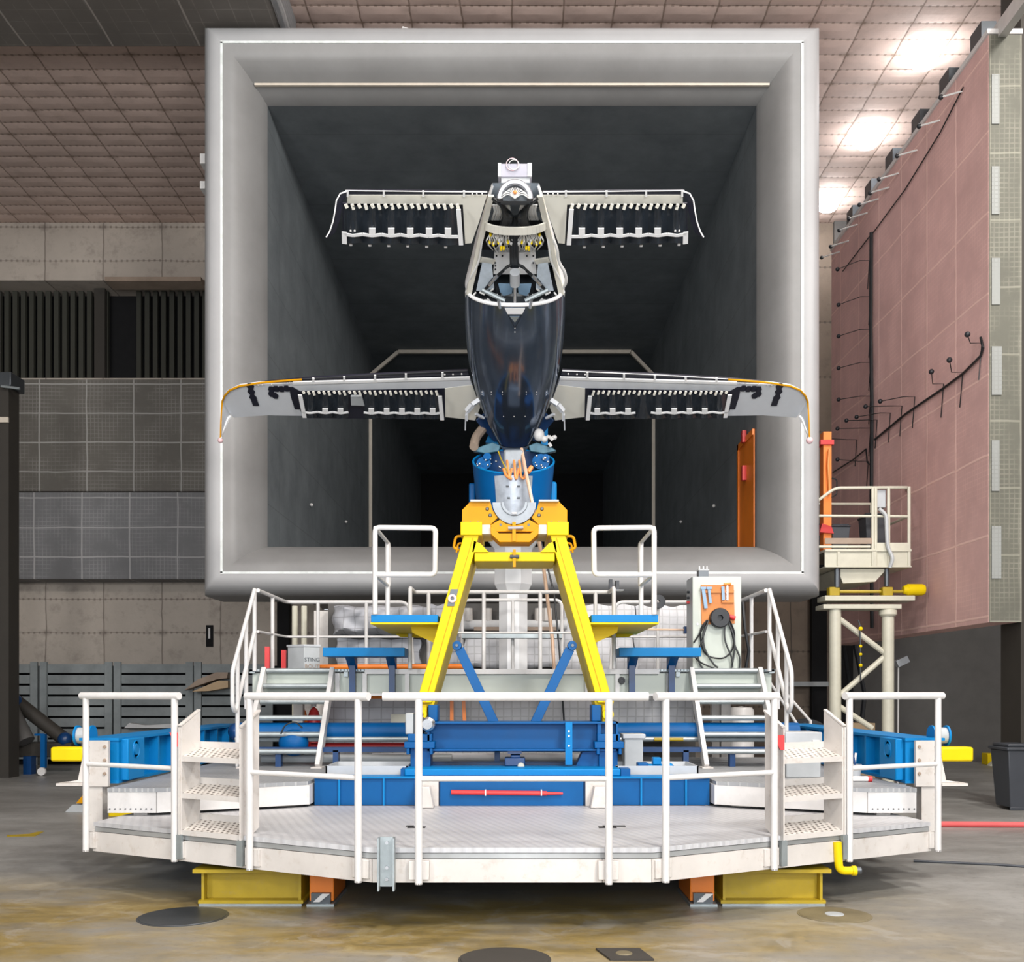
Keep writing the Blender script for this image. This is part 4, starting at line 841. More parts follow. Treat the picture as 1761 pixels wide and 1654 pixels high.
# quilted mats behind
def mat(lab, px0, px1, py0, py1, Y, m_='quilt_mat', bulge=.08, nx=44, ny=18, back=14.66):
    mb = MB(); x0, x1, z0_, z1_ = X(px0,Y), X(px1,Y), Z(py1,Y), Z(py0,Y)
    for b_ in (0, 1):
        for j in range(ny+1):
            for i in range(nx+1):
                u, v_ = i/nx, j/ny; e = min(1, 6*min(u, 1-u, v_, 1-v_)+.0)
                y = Y-bulge*math.sin(min(1, e)*1.57)*(1+.18*math.sin(u*13+v_*5)+.08*math.sin(u*31-v_*9)) if b_ == 0 else max(back, Y+.06)
                mb.v.append(V((x0+(x1-x0)*u+.02*math.sin(v_*9), y, z0_+(z1_-z0_)*v_+.015*math.sin(u*17))))
    W = nx+1; T = W*(ny+1)
    for b_ in (0, 1):
        for j in range(ny):
            for i in range(nx):
                q = [b_*T+j*W+i, b_*T+j*W+i+1, b_*T+(j+1)*W+i+1, b_*T+(j+1)*W+i]; mb.f.append(tuple(q if b_ == 0 else q[::-1]))
    bd = [i for i in range(W)]+[j*W+nx for j in range(1, ny+1)]+[ny*W+i for i in range(nx-1, -1, -1)]+[j*W for j in range(ny-1, 0, -1)]
    for a_, b_ in zip(bd, bd[1:]+bd[:1]): mb.f.append((b_, a_, a_+T, b_+T))
    return single(mb, 'quilted_mat', m_, lab, 'acoustic mat', 'quilted acoustic mats behind the walkway')
mat('pale quilted mat bulging under the tunnel mouth at the upper left', 573, 735, 1042, 1091, 14.3, bulge=.25)
mat('quilted grey mat hanging directly below the bulging upper left one', 578, 722, 1098, 1152, 14.5)
mat('quilted grey mat between the bulging left mat and the left A-frame leg', 735, 795, 1040, 1152, 14.6)
mat('narrow pale mat under the middle rail bay behind the white column', 798, 968, 1092, 1148, 14.4, 'quilt_white')
mat('quilted mat right of the right A-frame leg', 968, 1090, 1040, 1152, 14.6, 'quilt_white')
mat('quilted mat left of the grey switch cabinet', 1092, 1190, 1042, 1152, 14.6, 'quilt_white')
mat('long low quilted mat below the walkway, left part', 560, 733, 1190, 1397, 13.35, back=13.4)
mat('low quilted white mat below the walkway, centre', 735, 1030, 1190, 1397, 13.3, 'quilt_white', back=13.4)
mat('low quilted mat with square mesh below the walkway, right part', 1032, 1195, 1190, 1262, 13.3, 'quilt_white')
t = single(MB().box(X(540,15), X(575,15), 15, 15.1, 0, Z(1050,15)), 'white_sheet_panel', 'white_worn', 'plain white panel left of the bulging quilted mat', 'panel')
for px, lab in ((507, 'left'), (523, 'right')):
    single(MB().tube([(X(px,15.2), 15.2, 0), (X(px,15.2), 15.2, Z(1042,15.2))], .045, 10), 'cream_pipe', 'cream_paint', '%s of two cream vertical pipes under the lower left of the tunnel mouth' % lab, 'pipe')
t = thing('machine_rack', 'dark rack with wrapped machinery behind the middle rail bay', 'machinery', (0, 14.6, 0))
MB().box(X(565,14.7), X(1195,14.7), 14.66, 14.8, 0, Z(1038,14.7)).build('rack_back', 'dark_wall_paint', t)
MB().tube([at(790,1074,14.5), at(975,1074,14.5)], .07, 12).build('wrapped_pipe', 'sheet_white', t)
MB().box(X(815,14.4), X(960,14.4), 14.4, 14.45, Z(1084,14.4), Z(1078,14.4)).build('rust_bar', 'plank', t)
for px, r in ((805,.07),(840,.05),(925,.05),(940,.08)): MB().tube([at(px,1068,14.5), at(px,1046,14.5)], r, 10).build('valve', 'white_worn', t)
m = MB().tube([at(757,1082,14.2), at(790,1046,14.2), at(793,1095,14.2)], .04, 8); m.build('silver_hose', 'sheet_white', t)
m = MB()
for i, py in enumerate((1147, 1197)):
    t = single(MB().tube([at(550 if i == 0 else 560, py, 12.6 if i == 0 else 12.0), at(800 if i == 0 else 780, py-1, 12.6 if i == 0 else 12.0)], .035, 10), 'orange_conduit', 'orange_paint', '%s long orange conduit behind the upper walkway' % ('upper' if i == 0 else 'lower'), 'pipe')
for px0, px1, lab in ((777, 777, 'left'), (797, 800, 'right')):
    single(MB().beam((X(px0,12.4), 12.4, Z(1200,12.4)), (X(px1,12.4), 12.4, Z(1262,12.4)), .045, .03, (0,1,0)), 'red_strut', 'orange_paint', '%s of two short red-orange struts below the walkway left of centre' % lab, 'strut')
t = single(MB().box(X(672,12.6), X(708,12.6), 12.6, 12.8, Z(1245,12.6), Z(1228,12.6)), 'control_box', 'cream_paint', 'small cream box beside the left foot clamp of the A-frame', 'box')
for px, col, lab in ((518, 'orange_paint', 'orange'), (540, 'red_paint', 'red')):
    t = thing('gas_cylinder', '%s cylinder standing behind the left stair treads' % lab, 'cylinder', (X(px,13), 13, 0))
    MB().lathe((X(px,13), 13, 0), (0,0,1), [(0,0),(.085,0),(.085,1.30),(.06,1.40),(.03,1.44),(0,1.46)], 18).build('cylinder_body', col, t)
    MB().tube([(X(px,13), 12.99, 1.46), (X(px,13), 12.99, 1.56)], .035, 10).build('valve_cap', 'white_paint', t)
# STING ROUT box
def text(s, size, mat_, parent, loc, rot, name='lettering', ext=.001):
    cu = bpy.data.curves.new(name, 'FONT'); cu.body = s; cu.size = size; cu.extrude = ext; cu.align_x = 'CENTER'
    o = bpy.data.objects.new(name, cu); C.objects.link(o)
    dg = bpy.context.evaluated_depsgraph_get(); me = bpy.data.meshes.new_from_object(o.evaluated_get(dg)); bpy.data.objects.remove(o)
    me.materials.clear(); me.materials.append(M[mat_]); o = bpy.data.objects.new(name, me); C.objects.link(o)
    if parent: o.parent = parent
    o.location = V(loc)-world_of(parent); o.rotation_euler = rot; return o
Ys_ = 12.15; xl, xm, xr = X(494,Ys_+.12), X(523,Ys_), X(548,Ys_)
t = thing('grey_bin_box', 'grey lidded box marked STING on the left end of the upper walkway', 'box', (xm, Ys_, ZW))
z0_, z1_ = ZW, Z(1112, Ys_)
P = [(xl, Ys_+.14), (xm, Ys_), (xr, Ys_+.08), (xl+.22, Ys_+.30)]
MB().prism([(x, y, z0_) for x, y in P], (0,0,z1_-z0_)).build('box_body', 'grey_plastic', t, bevel=.006)
cxx = sum(p[0] for p in P)/4; cyy = sum(p[1] for p in P)/4
MB().prism([(cxx+(x-cxx)*1.08, cyy+(y-cyy)*1.08, z1_) for x, y in P], (0,0,.03)).build('lid', 'light_grey_plastic', t, bevel=.006)
ang = math.atan2(.08, xr-xm); n_ = V((math.sin(ang), -math.cos(ang), 0)); c_ = V(((xm+xr)/2, Ys_+.04, 0))+n_*.006
text('STING', .068, 'dark_steel', t, c_+V((0,0,Z(1137,Ys_))), (math.pi/2, 0, ang)); text('BOUT', .068, 'plank', t, c_+V((0,0,Z(1148.5,Ys_))), (math.pi/2, 0, ang))
for px, py0, py1, lab in ((489, 1118, 1150, 'dark red slab leaning against the left side of the grey STING box'), (461, 1112, 1143, 'red strip fixed by the left stair top')):
    single(MB().box(X(px-4,12.4), X(px+4,12.4), 12.35, 12.4, ZW, Z(py0,12.4)), 'red_marker', 'red_paint', lab, 'marker')
# cabinet
Yc = 12.12; xa, xb, z1_ = X(1191,Yc), X(1275,Yc), Z(991,Yc)
t = thing('switch_cabinet', 'tall pale green-grey switch cabinet with tool board on the right of the walkway', 'cabinet', ((xa+xb)/2, Yc, ZW))
MB().box(xa, xb, Yc+.02, Yc+.42, ZW, z1_).build('cabinet_body', 'light_grey_plastic', t, bevel=.006)
dr = MB().box(xa+.002, xb-.002, Yc, Yc+.02, ZW+.01, z1_-.005).build('cabinet_door', 'cabinet_paint', t, bevel=.004)
MB().lathe((xa+.06, Yc, Z(1073,Yc)), (0,-1,0), [(0,.01),(.012,.01),(.014,0)], 10).build('lock', 'steel', dr)
m = MB()
for py, r in ((1015,.016),(1025,.016)): m.lathe((xa+.0, Yc+.22, Z(py,Yc)), (-1,0,0), [(0,.03),(r,.03),(r,0)], 10)
m.build('push_button', 'black_rubber', t)
MB().lathe((xa, Yc+.22, Z(1033,Yc)), (-1,0,0), [(0,.035),(.018,.035),(.018,0)], 10).build('push_button', 'red_paint', t)
t2 = thing('tool_board', 'orange-brown wooden tool board hung on the switch cabinet door', 'tool board', (X(1233,Yc), Yc-.02, Z(1040,Yc)))
MB().prism([(X(1205,Yc),Yc-.022,Z(1006,Yc)),(X(1261,Yc),Yc-.022,Z(1006,Yc)),(X(1263,Yc),Yc-.022,Z(1072,Yc)),(X(1206,Yc),Yc-.022,Z(1074,Yc))], (0,.02,0)).build('board', 'wood_orange', t2)
MB().box(X(1205,Yc), X(1261,Yc), Yc-.045, Yc-.023, Z(1020,Yc), Z(1015,Yc)).box(X(1240,Yc), X(1261,Yc), Yc-.05, Yc-.023, Z(1037,Yc), Z(1033,Yc)).build('rail', 'wood_orange', t2)
Yq = Yc-.06
for i, (p, q, m_, r, lab) in enumerate((((1209,1011),(1214,1046),'steel_blue_plate',.02,'long blue-grey spanner hanging leftmost on the tool board'),((1219,1011),(1222,1037),'steel_blue_plate',.016,'short blue-grey spanner hanging second from left on the tool board'),((1243,1008),(1244,1032),'steel_blue_plate',.018,'blue-grey rod standing in the right holder of the tool board'),((1251,1006),(1251,1032),'steel',.01,'thin steel T-key with orange grip in the right holder of the tool board'))):
    tt = thing('hand_tool', lab, 'tool', at(*p, Yq), 'tools on the tool board')
    MB().beam(at(*p,Yq), at(*q,Yq), r*2, r, (0,1,0)).build('shaft', m_, tt)
    if i < 2: MB().beam(at(p[0]-4,p[1],Yq), at(p[0]+5,p[1],Yq), .03, .03).build('head', m_, tt)
    if i == 3: MB().tube([at(1245,1005,Yq), at(1257,1004,Yq)], .018, 10).build('grip', 'orange_paint', tt)
tt = thing('cable_reel_hook', 'round black rubber hanger with red pin on the tool board holding coiled cables', 'cable hanger', at(1236,1063,Yc))
MB().lathe(at(1236,1063,Yc-.02), (0,-1,0), [(0,.06),(.03,.06),(.035,.10),(.11,.10),(.12,.09),(.12,.0)], 28).build('rubber_disc', 'black_rubber', tt)
MB().tube([at(1252,1059,Yc-.05), at(1264,1063,Yc-.05)], .028, 12).build('red_pin', 'red_paint', tt)
cabs = [[(1216,1066),(1206,1080),(1205,1100),(1214,1125),(1240,1132),(1256,1122),(1262,1105),(1262,1085),(1254,1066)],
 [(1218,1068),(1210,1090),(1212,1115),(1226,1140),(1235,1148)],[(1250,1066),(1246,1085),(1248,1105),(1258,1130),(1260,1148)],
 [(1252,1064),(1258,1085),(1264,1110),(1272,1130),(1272,1149)],[(1214,1070),(1203,1090),(1193,1105)],[(1253,1070),(1262,1095),(1263,1120),(1258,1149)],
 [(1218,1066),(1208,1100),(1201,1125),(1203,1140),(1209,1149)],[(1195,1130),(1207,1140),(1228,1149)]]
cl = thing('hanging_cables', 'bunch of black cables looped from the round hanger down the cabinet door', 'cable', at(1236, 1100, Yc))
for i, c in enumerate(cabs):
    yy = Yc-.05-.008*(i % 3); P = [at(a_, b_, yy) for a_, b_ in c]
    P2 = []
    for k in range(len(P)-1):
        p0, p1, p2, p3 = P[max(k-1,0)], P[k], P[k+1], P[min(k+2, len(P)-1)]
        for j in range(5):
            u = j/5; P2.append(.5*((2*p1)+(p2-p0)*u+(2*p0-5*p1+4*p2-p3)*u*u+(3*p1-p0-3*p2+p3)*u**3))
    P2.append(P[-1]); MB().tube(P2, .011, 6).build('cable', 'black_cable', cl)
single(MB().tube([at(1277,1035,Yc+.3), at(1281,1080,Yc+.3), at(1288,1120,Yc+.3), at(1283,1148,Yc+.3)], .02, 6), 'side_cable', 'black_cable', 'black cable hanging down behind the right side of the switch cabinet', 'cable')
t = thing('signal_box', 'small dark box with white pegs on top of the switch cabinet', 'box', (X(1213,Yc+.1), Yc+.1, z1_))
MB().box(X(1204,Yc), X(1221,Yc), Yc+.08, Yc+.22, z1_, z1_+.085).build('box_body', 'dark_steel', t)
m = MB().box(X(1204,Yc)-.004, X(1221,Yc)+.004, Yc+.075, Yc+.225, z1_+.085, z1_+.10)
for px in (1206, 1213, 1219): m.tube([(X(px,Yc), Yc+.12, z1_+.1), (X(px,Yc), Yc+.12, z1_+.14)], .01, 6)
m.build('peg_plate', 'white_paint', t)
t = thing('wire_spool', 'round black spool hung on the right post of the upper walkway railing', 'spool', at(1131, 1035, 12.9))
MB().lathe(at(1131,1035,13.3), (0,-1,0), [(.022,0),(.09,0),(.095,.02),(.095,.07),(.09,.09),(.022,.09),(.022,0)], 26).build('spool_disc', 'black_rubber', t)
t = thing('camera_unit', 'small black camera unit on a plate at the right end of the centre railing', 'camera', at(1050, 1010, 12.1))
MB().box(X(1048,12.1), X(1053.5,12.1), 12.1, 12.2, HR+.03, Z(996,12.1)).box(X(1059,12.1), X(1065,12.1), 12.1, 12.2, HR+.03, Z(998,12.1)).build('camera_body', 'dark_plastic', t)
MB().box(X(1046,12.1), X(1072,12.1), 12.05, 12.2, HR+.018, HR+.03).build('plate', 'grey_plastic', t)
t = thing('valve_fitting', 'small blue connector box left of the switch cabinet', 'connector', at(1180, 1082, 12.6))
MB().box(X(1177,12.6), X(1184,12.6), 12.6, 12.7, Z(1089,12.6), Z(1077,12.6)).build('connector_body', 'dark_blue_paint', t)
MB().tube([at(1090,1082,12.65), at(1178,1083,12.65)], .014, 6).build('conduit', 'copper_pipe', t)
# ================================================================ yellow A-frame
MX = 885.0
def mir(px, s): return px if s < 0 else 2*MX-px
YA = 9.8; DA = .9
af = thing('a_frame', 'tall bright yellow A-frame trestle with a grey half-round saddle on top', 'trestle', (X(MX,YA), YA, 1.5))
for s in (-1, 1):
    g = lambda px, py, Y=YA: at(mir(px, s), py, Y)
    MB().prism([g(716,1208), g(742,1208), g(826,912), g(800,912)], (0,DA,0)).build('leg', 'yellow_paint', af, bevel=.006)
    MB().prism([g(730,1208,YA-.004), g(731.5,1208,YA-.004), g(813.5,925,YA-.004), g(812.5,925,YA-.004)], (0,.004,0)).build('leg_seam', 'amber_paint', af)
    MB().prism([g(792,920,YA-.03), g(792,897,YA-.03), g(829,897,YA-.03), g(829,920,YA-.03)], (0,.8,0)).build('head_block', 'yellow_paint', af, bevel=.006)
    MB().prism([g(826,902), g(843,902), g(846,918), g(826,918)], (0,.5,0)).build('cross_block', 'beige_strip', af)
    MB().prism([g(794.5,898), g(794.5,877), g(809,862), g(843,862), g(848,878), g(856,890), g(843,903)], (0,.12,0)).build('saddle_plate', 'amber_paint', af, bevel=.004)
    MB().prism([g(809,862,YA-.05), g(843,862,YA-.05), g(843,859,YA-.05), g(809,859,YA-.05)], (0,.25,0)).build('top_pad', 'beige_strip', af)
    m = MB()
    for px, py in ((838,875),(843,886),(861,902.5)): m.lathe(g(px, py), (0,-1,0), [(0,.012),(.013,.012),(.02,0)], 8)
    for px in (797, 809, 822): m.lathe(g(px, 897.5), (0,-1,0), [(0,.006),(.006,.006),(.008,0)], 6)
    m.build('bolt', 'dark_steel', af)
    MB().tube(rnd([g(797,922,YA+.1), g(784,922,YA+.1), g(780,942,YA+.1), g(790,946,YA+.1)], .04), .014, 8).tube(rnd([g(797,934,YA+.1), g(788,934,YA+.1), g(785,950,YA+.1)], .03), .010, 8).build('grab_handle', 'amber_paint', af)
    MB().prism([g(812,949), g(815,930), g(826,934), g(840,949)], (0,.06,0)).build('gusset', 'yellow_paint', af)
m = MB().prism([at(816,949,YA+.02), at(954,949,YA+.02), at(954,965,YA+.02), at(816,965,YA+.02)], (0,.6,0)); m.build('cross_bar', 'yellow_paint', af, bevel=.006)
m = MB()
for px in (852, 897): m.prism([at(px,966,YA+.1), at(px+13,966,YA+.1), at(px+13,966.3,YA+.1), at(px,966.3,YA+.1)], (0,.25,0))
m.build('label_plate', 'white_paint', af)
MB().tube([at(877,957,YA), at(893,957,YA)], .018, 10).build('clamp_screw', 'dark_steel', af)
MB().box(X(882,YA), X(887,YA), YA-.01, YA+.1, Z(975,YA), Z(945,YA)).build('clamp', 'amber_paint', af)
P = [at(843,903,YA-.01), at(860,893,YA-.01), at(870,900,YA-.01), at(885,903,YA-.01), at(900,900,YA-.01), at(910,893,YA-.01), at(927,903,YA-.01), at(922,914,YA-.01), at(848,914,YA-.01)]
MB().prism(P, (0,.14,0)).build('saddle_plate', 'amber_paint', af, bevel=.004)
MB().prism([at(843,905,YA-.04), at(858,917,YA-.04), at(912,917,YA-.04), at(927,905,YA-.04), at(926,918,YA-.04), at(911,932,YA-.04), at(859,932,YA-.04), at(844,918,YA-.04)], (0,.3,0)).build('saddle_bottom', 'amber_paint', af, bevel=.005)
MB().tube([at(874,908,YA-.05), at(900,907,YA-.05)], .018, 10).build('clamp_screw', 'steel', af)
MB().box(X(881,YA), X(887,YA), YA-.06, YA, Z(932,YA), Z(899,YA)).build('clamp', 'amber_paint', af)
sc = at(884.5, 864.5, YA)
MB().lathe(sc+V((0,.12,0)), (0,-1,0), [(.215,0),(.215,.14),(.135,.14),(.128,.155),(.105,.155),(.105,0),(.215,0)], 36, math.pi/2, 3*math.pi/2, ref=(0,0,1)).build('half_ring', 'ring_zinc', af)
MB().box(sc.x-.022, sc.x+.022, YA-.05, YA+.1, sc.z-.118, sc.z-.10).build('key_block', 'white_paint', af)
MB().prism([at(769,1042,YA-.012), at(781,1042,YA-.012), at(788,1013,YA-.012), at(775,1013,YA-.012)], (0,.008,0)).build('eye_plate', 'dark_steel', af)
MB().lathe(at(778,1029,YA-.02), (0,-1,0), [(.02,0),(.042,0),(.042,.02),(.02,.02),(.02,0)], 16).build('ring_eye', 'pink_ball', af)
# feet of the A-frame
for s, nm in ((-1, 'left'), (1, 'right')):
    t = thing('foot_clamp', '%s pivot clamp between the yellow A-frame foot and the blue carriage' % nm, 'clamp', at(mir(722,s), 1235, YA), 'pivot clamps')
    g = lambda px, py, Y=YA: at(mir(px, s), py, Y)
    a_ = sorted((g(736,0).x, g(752,0).x)); MB().box(a_[0], a_[1], YA+.02, YA+.3, 1.36, Z(1212,YA)).build('pivot_block', 'blue_paint', t, bevel=.008)
    MB().lathe(g(725,1228,YA+.02), (0,-1,0), [(.025,0),(.055,0),(.055,.06),(.025,.06),(.025,0)], 20).build('pivot_ring', 'yellow_paint', t)
    MB().prism([g(713,1200,YA+.1), g(750,1200,YA+.1), g(745,1215,YA+.1), g(717,1215,YA+.1)], (0,.4,0)).build('foot_cap', 'yellow_paint', t)
    MB().beam(g(727,1212,YA+.1), g(727,1241,YA+.1), .09, .1).build('foot_lug', 'yellow_paint', t)
    if s < 0:
        MB().box(g(698,0).x, g(712,0).x, YA-.05, YA+.15, Z(1262,YA), Z(1226,YA)).build('clamp_body', 'grey_plastic', t, bevel=.01)
        MB().lathe(g(716,1245), (-.3,-1,0), [(0,.05),(.10,.05),(.11,.03),(.11,-.05)], 22).build('clamp_wheel', 'dark_steel', t)
        MB().lathe(g(736,1245,9.64), (-.1,-1,0), [(0,.04),(.05,.04),(.07,.02),(.07,-.03)], 14).build('clamp_nut', 'steel', t)
# blue V braces
for s, nm in ((-1, 'left'), (1, 'right')):
    g = lambda px, py, Y=9.95: at(mir(px, s), py, Y)
    t = thing('brace_strut', 'blue flat strut leaning from the carriage up to the %s leg of the A-frame' % nm, 'strut', g(851,1240), 'blue V struts')
    MB().beam(g(850,1243), g(790,1116), .095, .05, (0,1,0)).build('strut_body', 'blue_paint', t, bevel=.004)
    MB().lathe(g(786,1110)+V((0,.03,0)), (0,-1,0), [(0,.08),(.045,.08),(.05,0)], 18).build('eye_end', 'blue_paint', t)
    MB().lathe(g(786,1110), (0,-1,0), [(0,.065),(.015,.065),(.018,.045)], 8).build('pin', 'dark_steel', t)
# upper blue work steps on the A-frame
for s, nm in ((-1, 'left'), (1, 'right')):
    Yb = 9.9; g = lambda px, py, Y=Yb: at(mir(px, s), py, Y)
    t = thing('work_step', 'blue-edged yellow work step bracketed to the %s leg of the A-frame' % nm, 'platform', g(695,1072), 'blue and yellow work steps')
    MB().prism([g(638,1070), g(753,1070), g(753,1057), g(638,1057)], (0,1.15,0)).build('step_board', 'sky_blue_paint', t, bevel=.004)
    MB().prism([g(637,1073), g(757,1073), g(757,1070.3), g(637,1070.3)], (0,1.8,0)).build('step_frame', 'yellow_paint', t)
    MB().prism([g(678,1089,11.6), g(757,1089,11.6), g(752,1098,11.6), g(688,1095,11.6)], (0,.03,0)).build('bracket', 'yellow_paint', t)
    MB().prism([g(752,1108,10.3), g(709,1088,10.3), g(706,1075,10.3), g(760,1075,10.3)], (0,.04,0)).build('bracket', 'yellow_paint', t)
    r = thing('step_railing', 'white tubular guard frame on the %s blue work step' % nm, 'guardrail', g(641,1056), 'guard frames on the work steps')
    a_ = g(645,907); b_ = g(749,908); c_ = g(748,988); d_ = g(641,989); ln = .96
    MB().tube(rnd([V((a_.x, Yb, Z(1056,Yb))), V((a_.x, Yb, a_.z)), b_, c_, V((a_.x, Yb, c_.z))], .05, 6), .026, 12).build('front_frame', 'white_paint', r)
    bx = a_.x
    MB().tube(rnd([V((bx, Yb+.02, a_.z)), V((bx, Yb+1.12, a_.z)), V((bx, Yb+1.12, c_.z)), V((bx, Yb+.02, c_.z))], .05, 5), .02, 10).build('side_frame', 'white_paint', r)
    MB().tube([V((bx, Yb+1.0, Z(1056,Yb))), V((bx, Yb+1.0, a_.z))], .026, 12).build('post', 'white_paint', r)
# ================================================================ sting support column
Yc_ = 13.8
t = thing('support_column', 'white octagonal column flaring out behind the A-frame', 'column', (X(882,Yc_), Yc_, 0))
cx_ = X(882.5, Yc_)
prof = [(0,0),(.202,0),(.202,Z(1020,Yc_)),(.265,Z(1006,Yc_)),(.265,Z(946,Yc_)),(.38,Z(925,Yc_)),(.38,Z(905,Yc_)),(0,Z(905,Yc_))]
MB().lathe((cx_, Yc_, 0), (0,0,1), [(r*1.05, h) for r, h in prof], 8, math.pi/8, math.pi/8+2*math.pi, ref=(1,0,0)).build('column_shaft', 'wing_white', t, smooth=False)
# blue sting head, slanting cut hollow drum
hd = thing('sting_head', 'big shiny blue hollow drum with slanting open top under the aircraft tail', 'sting support', (X(883,12.6), 12.6, 4.0))
hx_, hy_ = X(883, 12.6), 12.62
def drum(k, inner=False):
    mb = MB(); n = 40
    for j in range(n):
        a_ = 2*math.pi*j/n; sx_, sy_ = math.sin(a_), -math.cos(a_)
        fr = (1-sy_)/2  # 1 at front
        ztop = 4.33*fr+4.86*(1-fr)
        mb.v.append(V((hx_+.525*k*sx_, hy_+.50*k*sy_, ztop)))
    for j in range(n):
        a_ = 2*math.pi*j/n; sx_, sy_ = math.sin(a_), -math.cos(a_)
        mb.v.append(V((hx_+.4525*k*sx_, hy_+.437*k*sy_+.03, 3.84)))
    for j in range(n): mb.f.append((j, (j+1) % n, n+(j+1) % n, n+j))
    if not inner: mb.f.append(tuple(n+j for j in range(n)))
    else: mb.f.append(tuple(n+j for j in range(n)))
    return mb
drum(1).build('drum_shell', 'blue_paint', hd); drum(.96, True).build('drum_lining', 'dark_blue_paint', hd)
m = MB(); n = 40
ring_ = []
for j in range(n):
    a_ = 2*math.pi*j/n; sx_, sy_ = math.sin(a_), -math.cos(a_); fr = (1-sy_)/2
    ring_.append(V((hx_+.515*sx_, hy_+.49*sy_, 4.33*fr+4.86*(1-fr))))
m.tube(ring_, .014, 8, closed=True).build('rim', 'sky_blue_paint', hd)
mb = MB(); n = 14
for k, (zc0, rr) in enumerate(((4.31,1.0),(4.15,0),(4.05,0),(3.95,0),(3.86,0))):
    fz = (4.33-zc0)/.78; rx, ry = .525+(.41-.525)*fz, .50+(.40-.50)*fz
    for j in range(n+1):
        a_ = -.46+.92*j/n; mb.v.append(V((hx_+(rx+.008)*math.sin(a_), hy_+.05*fz-(ry+.008)*math.cos(a_), zc0)))
for i in range(4):
    for j in range(n): mb.f.append((i*(n+1)+j, i*(n+1)+j+1, (i+1)*(n+1)+j+1, (i+1)*(n+1)+j))
mb.build('cover_plate', 'cover_sheet', hd)
m = MB()
for px, py in ((870,836),(889,836),(872,856),(889,856)): m.box(X(px,12.04), X(px+5,12.04), 12.03, 12.1, Z(py,12.04), Z(py,12.04)+.01)
m.build('cover_slot', 'dark_steel', hd)
for s in (-1, 1):
    MB().prism([at(MX+s*72,775,12.75), at(MX+s*66,770,12.75), at(MX+s*38,760,12.75), at(MX+s*24,766,12.75), at(MX+s*27,776,12.75), at(MX+s*50,780,12.75)], (0,.08,0)).build('cover_flap', 'teal_plate', hd, bevel=.01)
MB().box(X(945,12.8), X(957,12.8), 12.7, 13.0, 3.86, Z(830,12.8)).build('side_box', 'sky_blue_paint', hd, bevel=.03)
MB().box(X(807,12.8), X(818,12.8), 12.7, 13.0, 3.86, Z(833,12.8)).build('side_box', 'blue_paint', hd, bevel=.02)
MB().box(X(866,12.3), X(900,12.3), 12.25, 12.5, 4.2, Z(774,12.3)).build('core_block', 'ring_zinc', hd, bevel=.03)
m = MB()
for k, (a_, b_, c_) in enumerate(((872,876,868),(884,886,880),(893,896,893))):
    m.tube(rnd([at(a_,792,12.2), at(a_+1,800,12.1), at(b_,820,12.05), at(c_+8,824,12.05), at(c_+12,806,12.1)], .06), .015, 8)
m.tube(rnd([at(866,806,12.1), at(870,818,12.05), at(880,824,12.05)], .05), .017, 8).tube([at(914,803,12.1), at(908,812,12.05)], .028, 8)
m.build('coil_hose', 'orange_hose', hd)
m = MB()
for c, r in (((832,800),.09),((930,797),.11),((938,790),.05),((838,788),.05)): m.lathe(at(*c, 12.5), (0,-1,.3), [(0,.05),(r,.05),(r,0)], 16)
m.build('flange_disc', 'blue_paint', hd)
MB().box(hx_-.15, hx_+.15, 12.95, 13.95, 3.98, 4.2).build('sting_arm', 'blue_paint', hd)
random.seed(3); m = MB()
for k in range(26):
    a_ = random.uniform(818, 862) if k % 2 else random.uniform(912, 948); b_ = random.uniform(783, 806)
    m.ball(at(a_, b_, 12.35), random.uniform(.008, .018), 5)
m.build('screw', 'steel', hd)
m = MB().tube(rnd([at(857,776,12.3), at(862,790,12.15), at(876,818,12.05)], .03), .009, 6); m.build('thin_hose', 'mustard_and_shaded_yellow', hd)
MB().tube(rnd([at(832,735,13.0), at(818,752,12.9), at(815,768,12.7)], .1), .06, 10).build('thick_hose', 'plank', hd)
MB().prism([at(835,760,13.2), at(845,735,13.2), at(862,735,13.2), at(862,765,13.2)], (0,.1,0)).prism([at(930,765,13.2), at(935,725,13.2), at(942,725,13.2), at(942,765,13.2)], (0,.1,0)).build('back_strut', 'sky_blue_paint', hd)
m = MB().ball(at(927,748,12.7), .07, 8, (1,1,1.2)).ball(at(936,755,12.7), .045, 8)
for a_, b_ in (((936,755),(944,750)),((944,750),(951,757)),((950,752),(954,751)),((944,762),(948,768))): m.tube([at(*a_, 12.7), at(*b_, 12.7)], .022, 6)
m.ball(at(954,752,12.7), .03, 6); m.build('white_fitting', 'white_paint', hd)
single(MB().tube([at(897,772,12.35), at(905,815,12.0), at(917,872,11.9)], .022, 8).tube([at(917,872,11.9), at(936,985,12.5), at(950,1100,12.6), at(955,1190,12.6)], .024, 8), 'copper_conduit', 'copper_pipe', 'long pale copper-coloured conduit running down past the saddle and right of the white column', 'pipe')
single(MB().tube([at(930,930,12.45), at(953,1020,12.5), at(962,1120,12.5), at(970,1240,12.6)], .012, 6), 'thin_black_line', 'black_cable', 'thin black line hanging beside the copper-coloured conduit', 'cable')
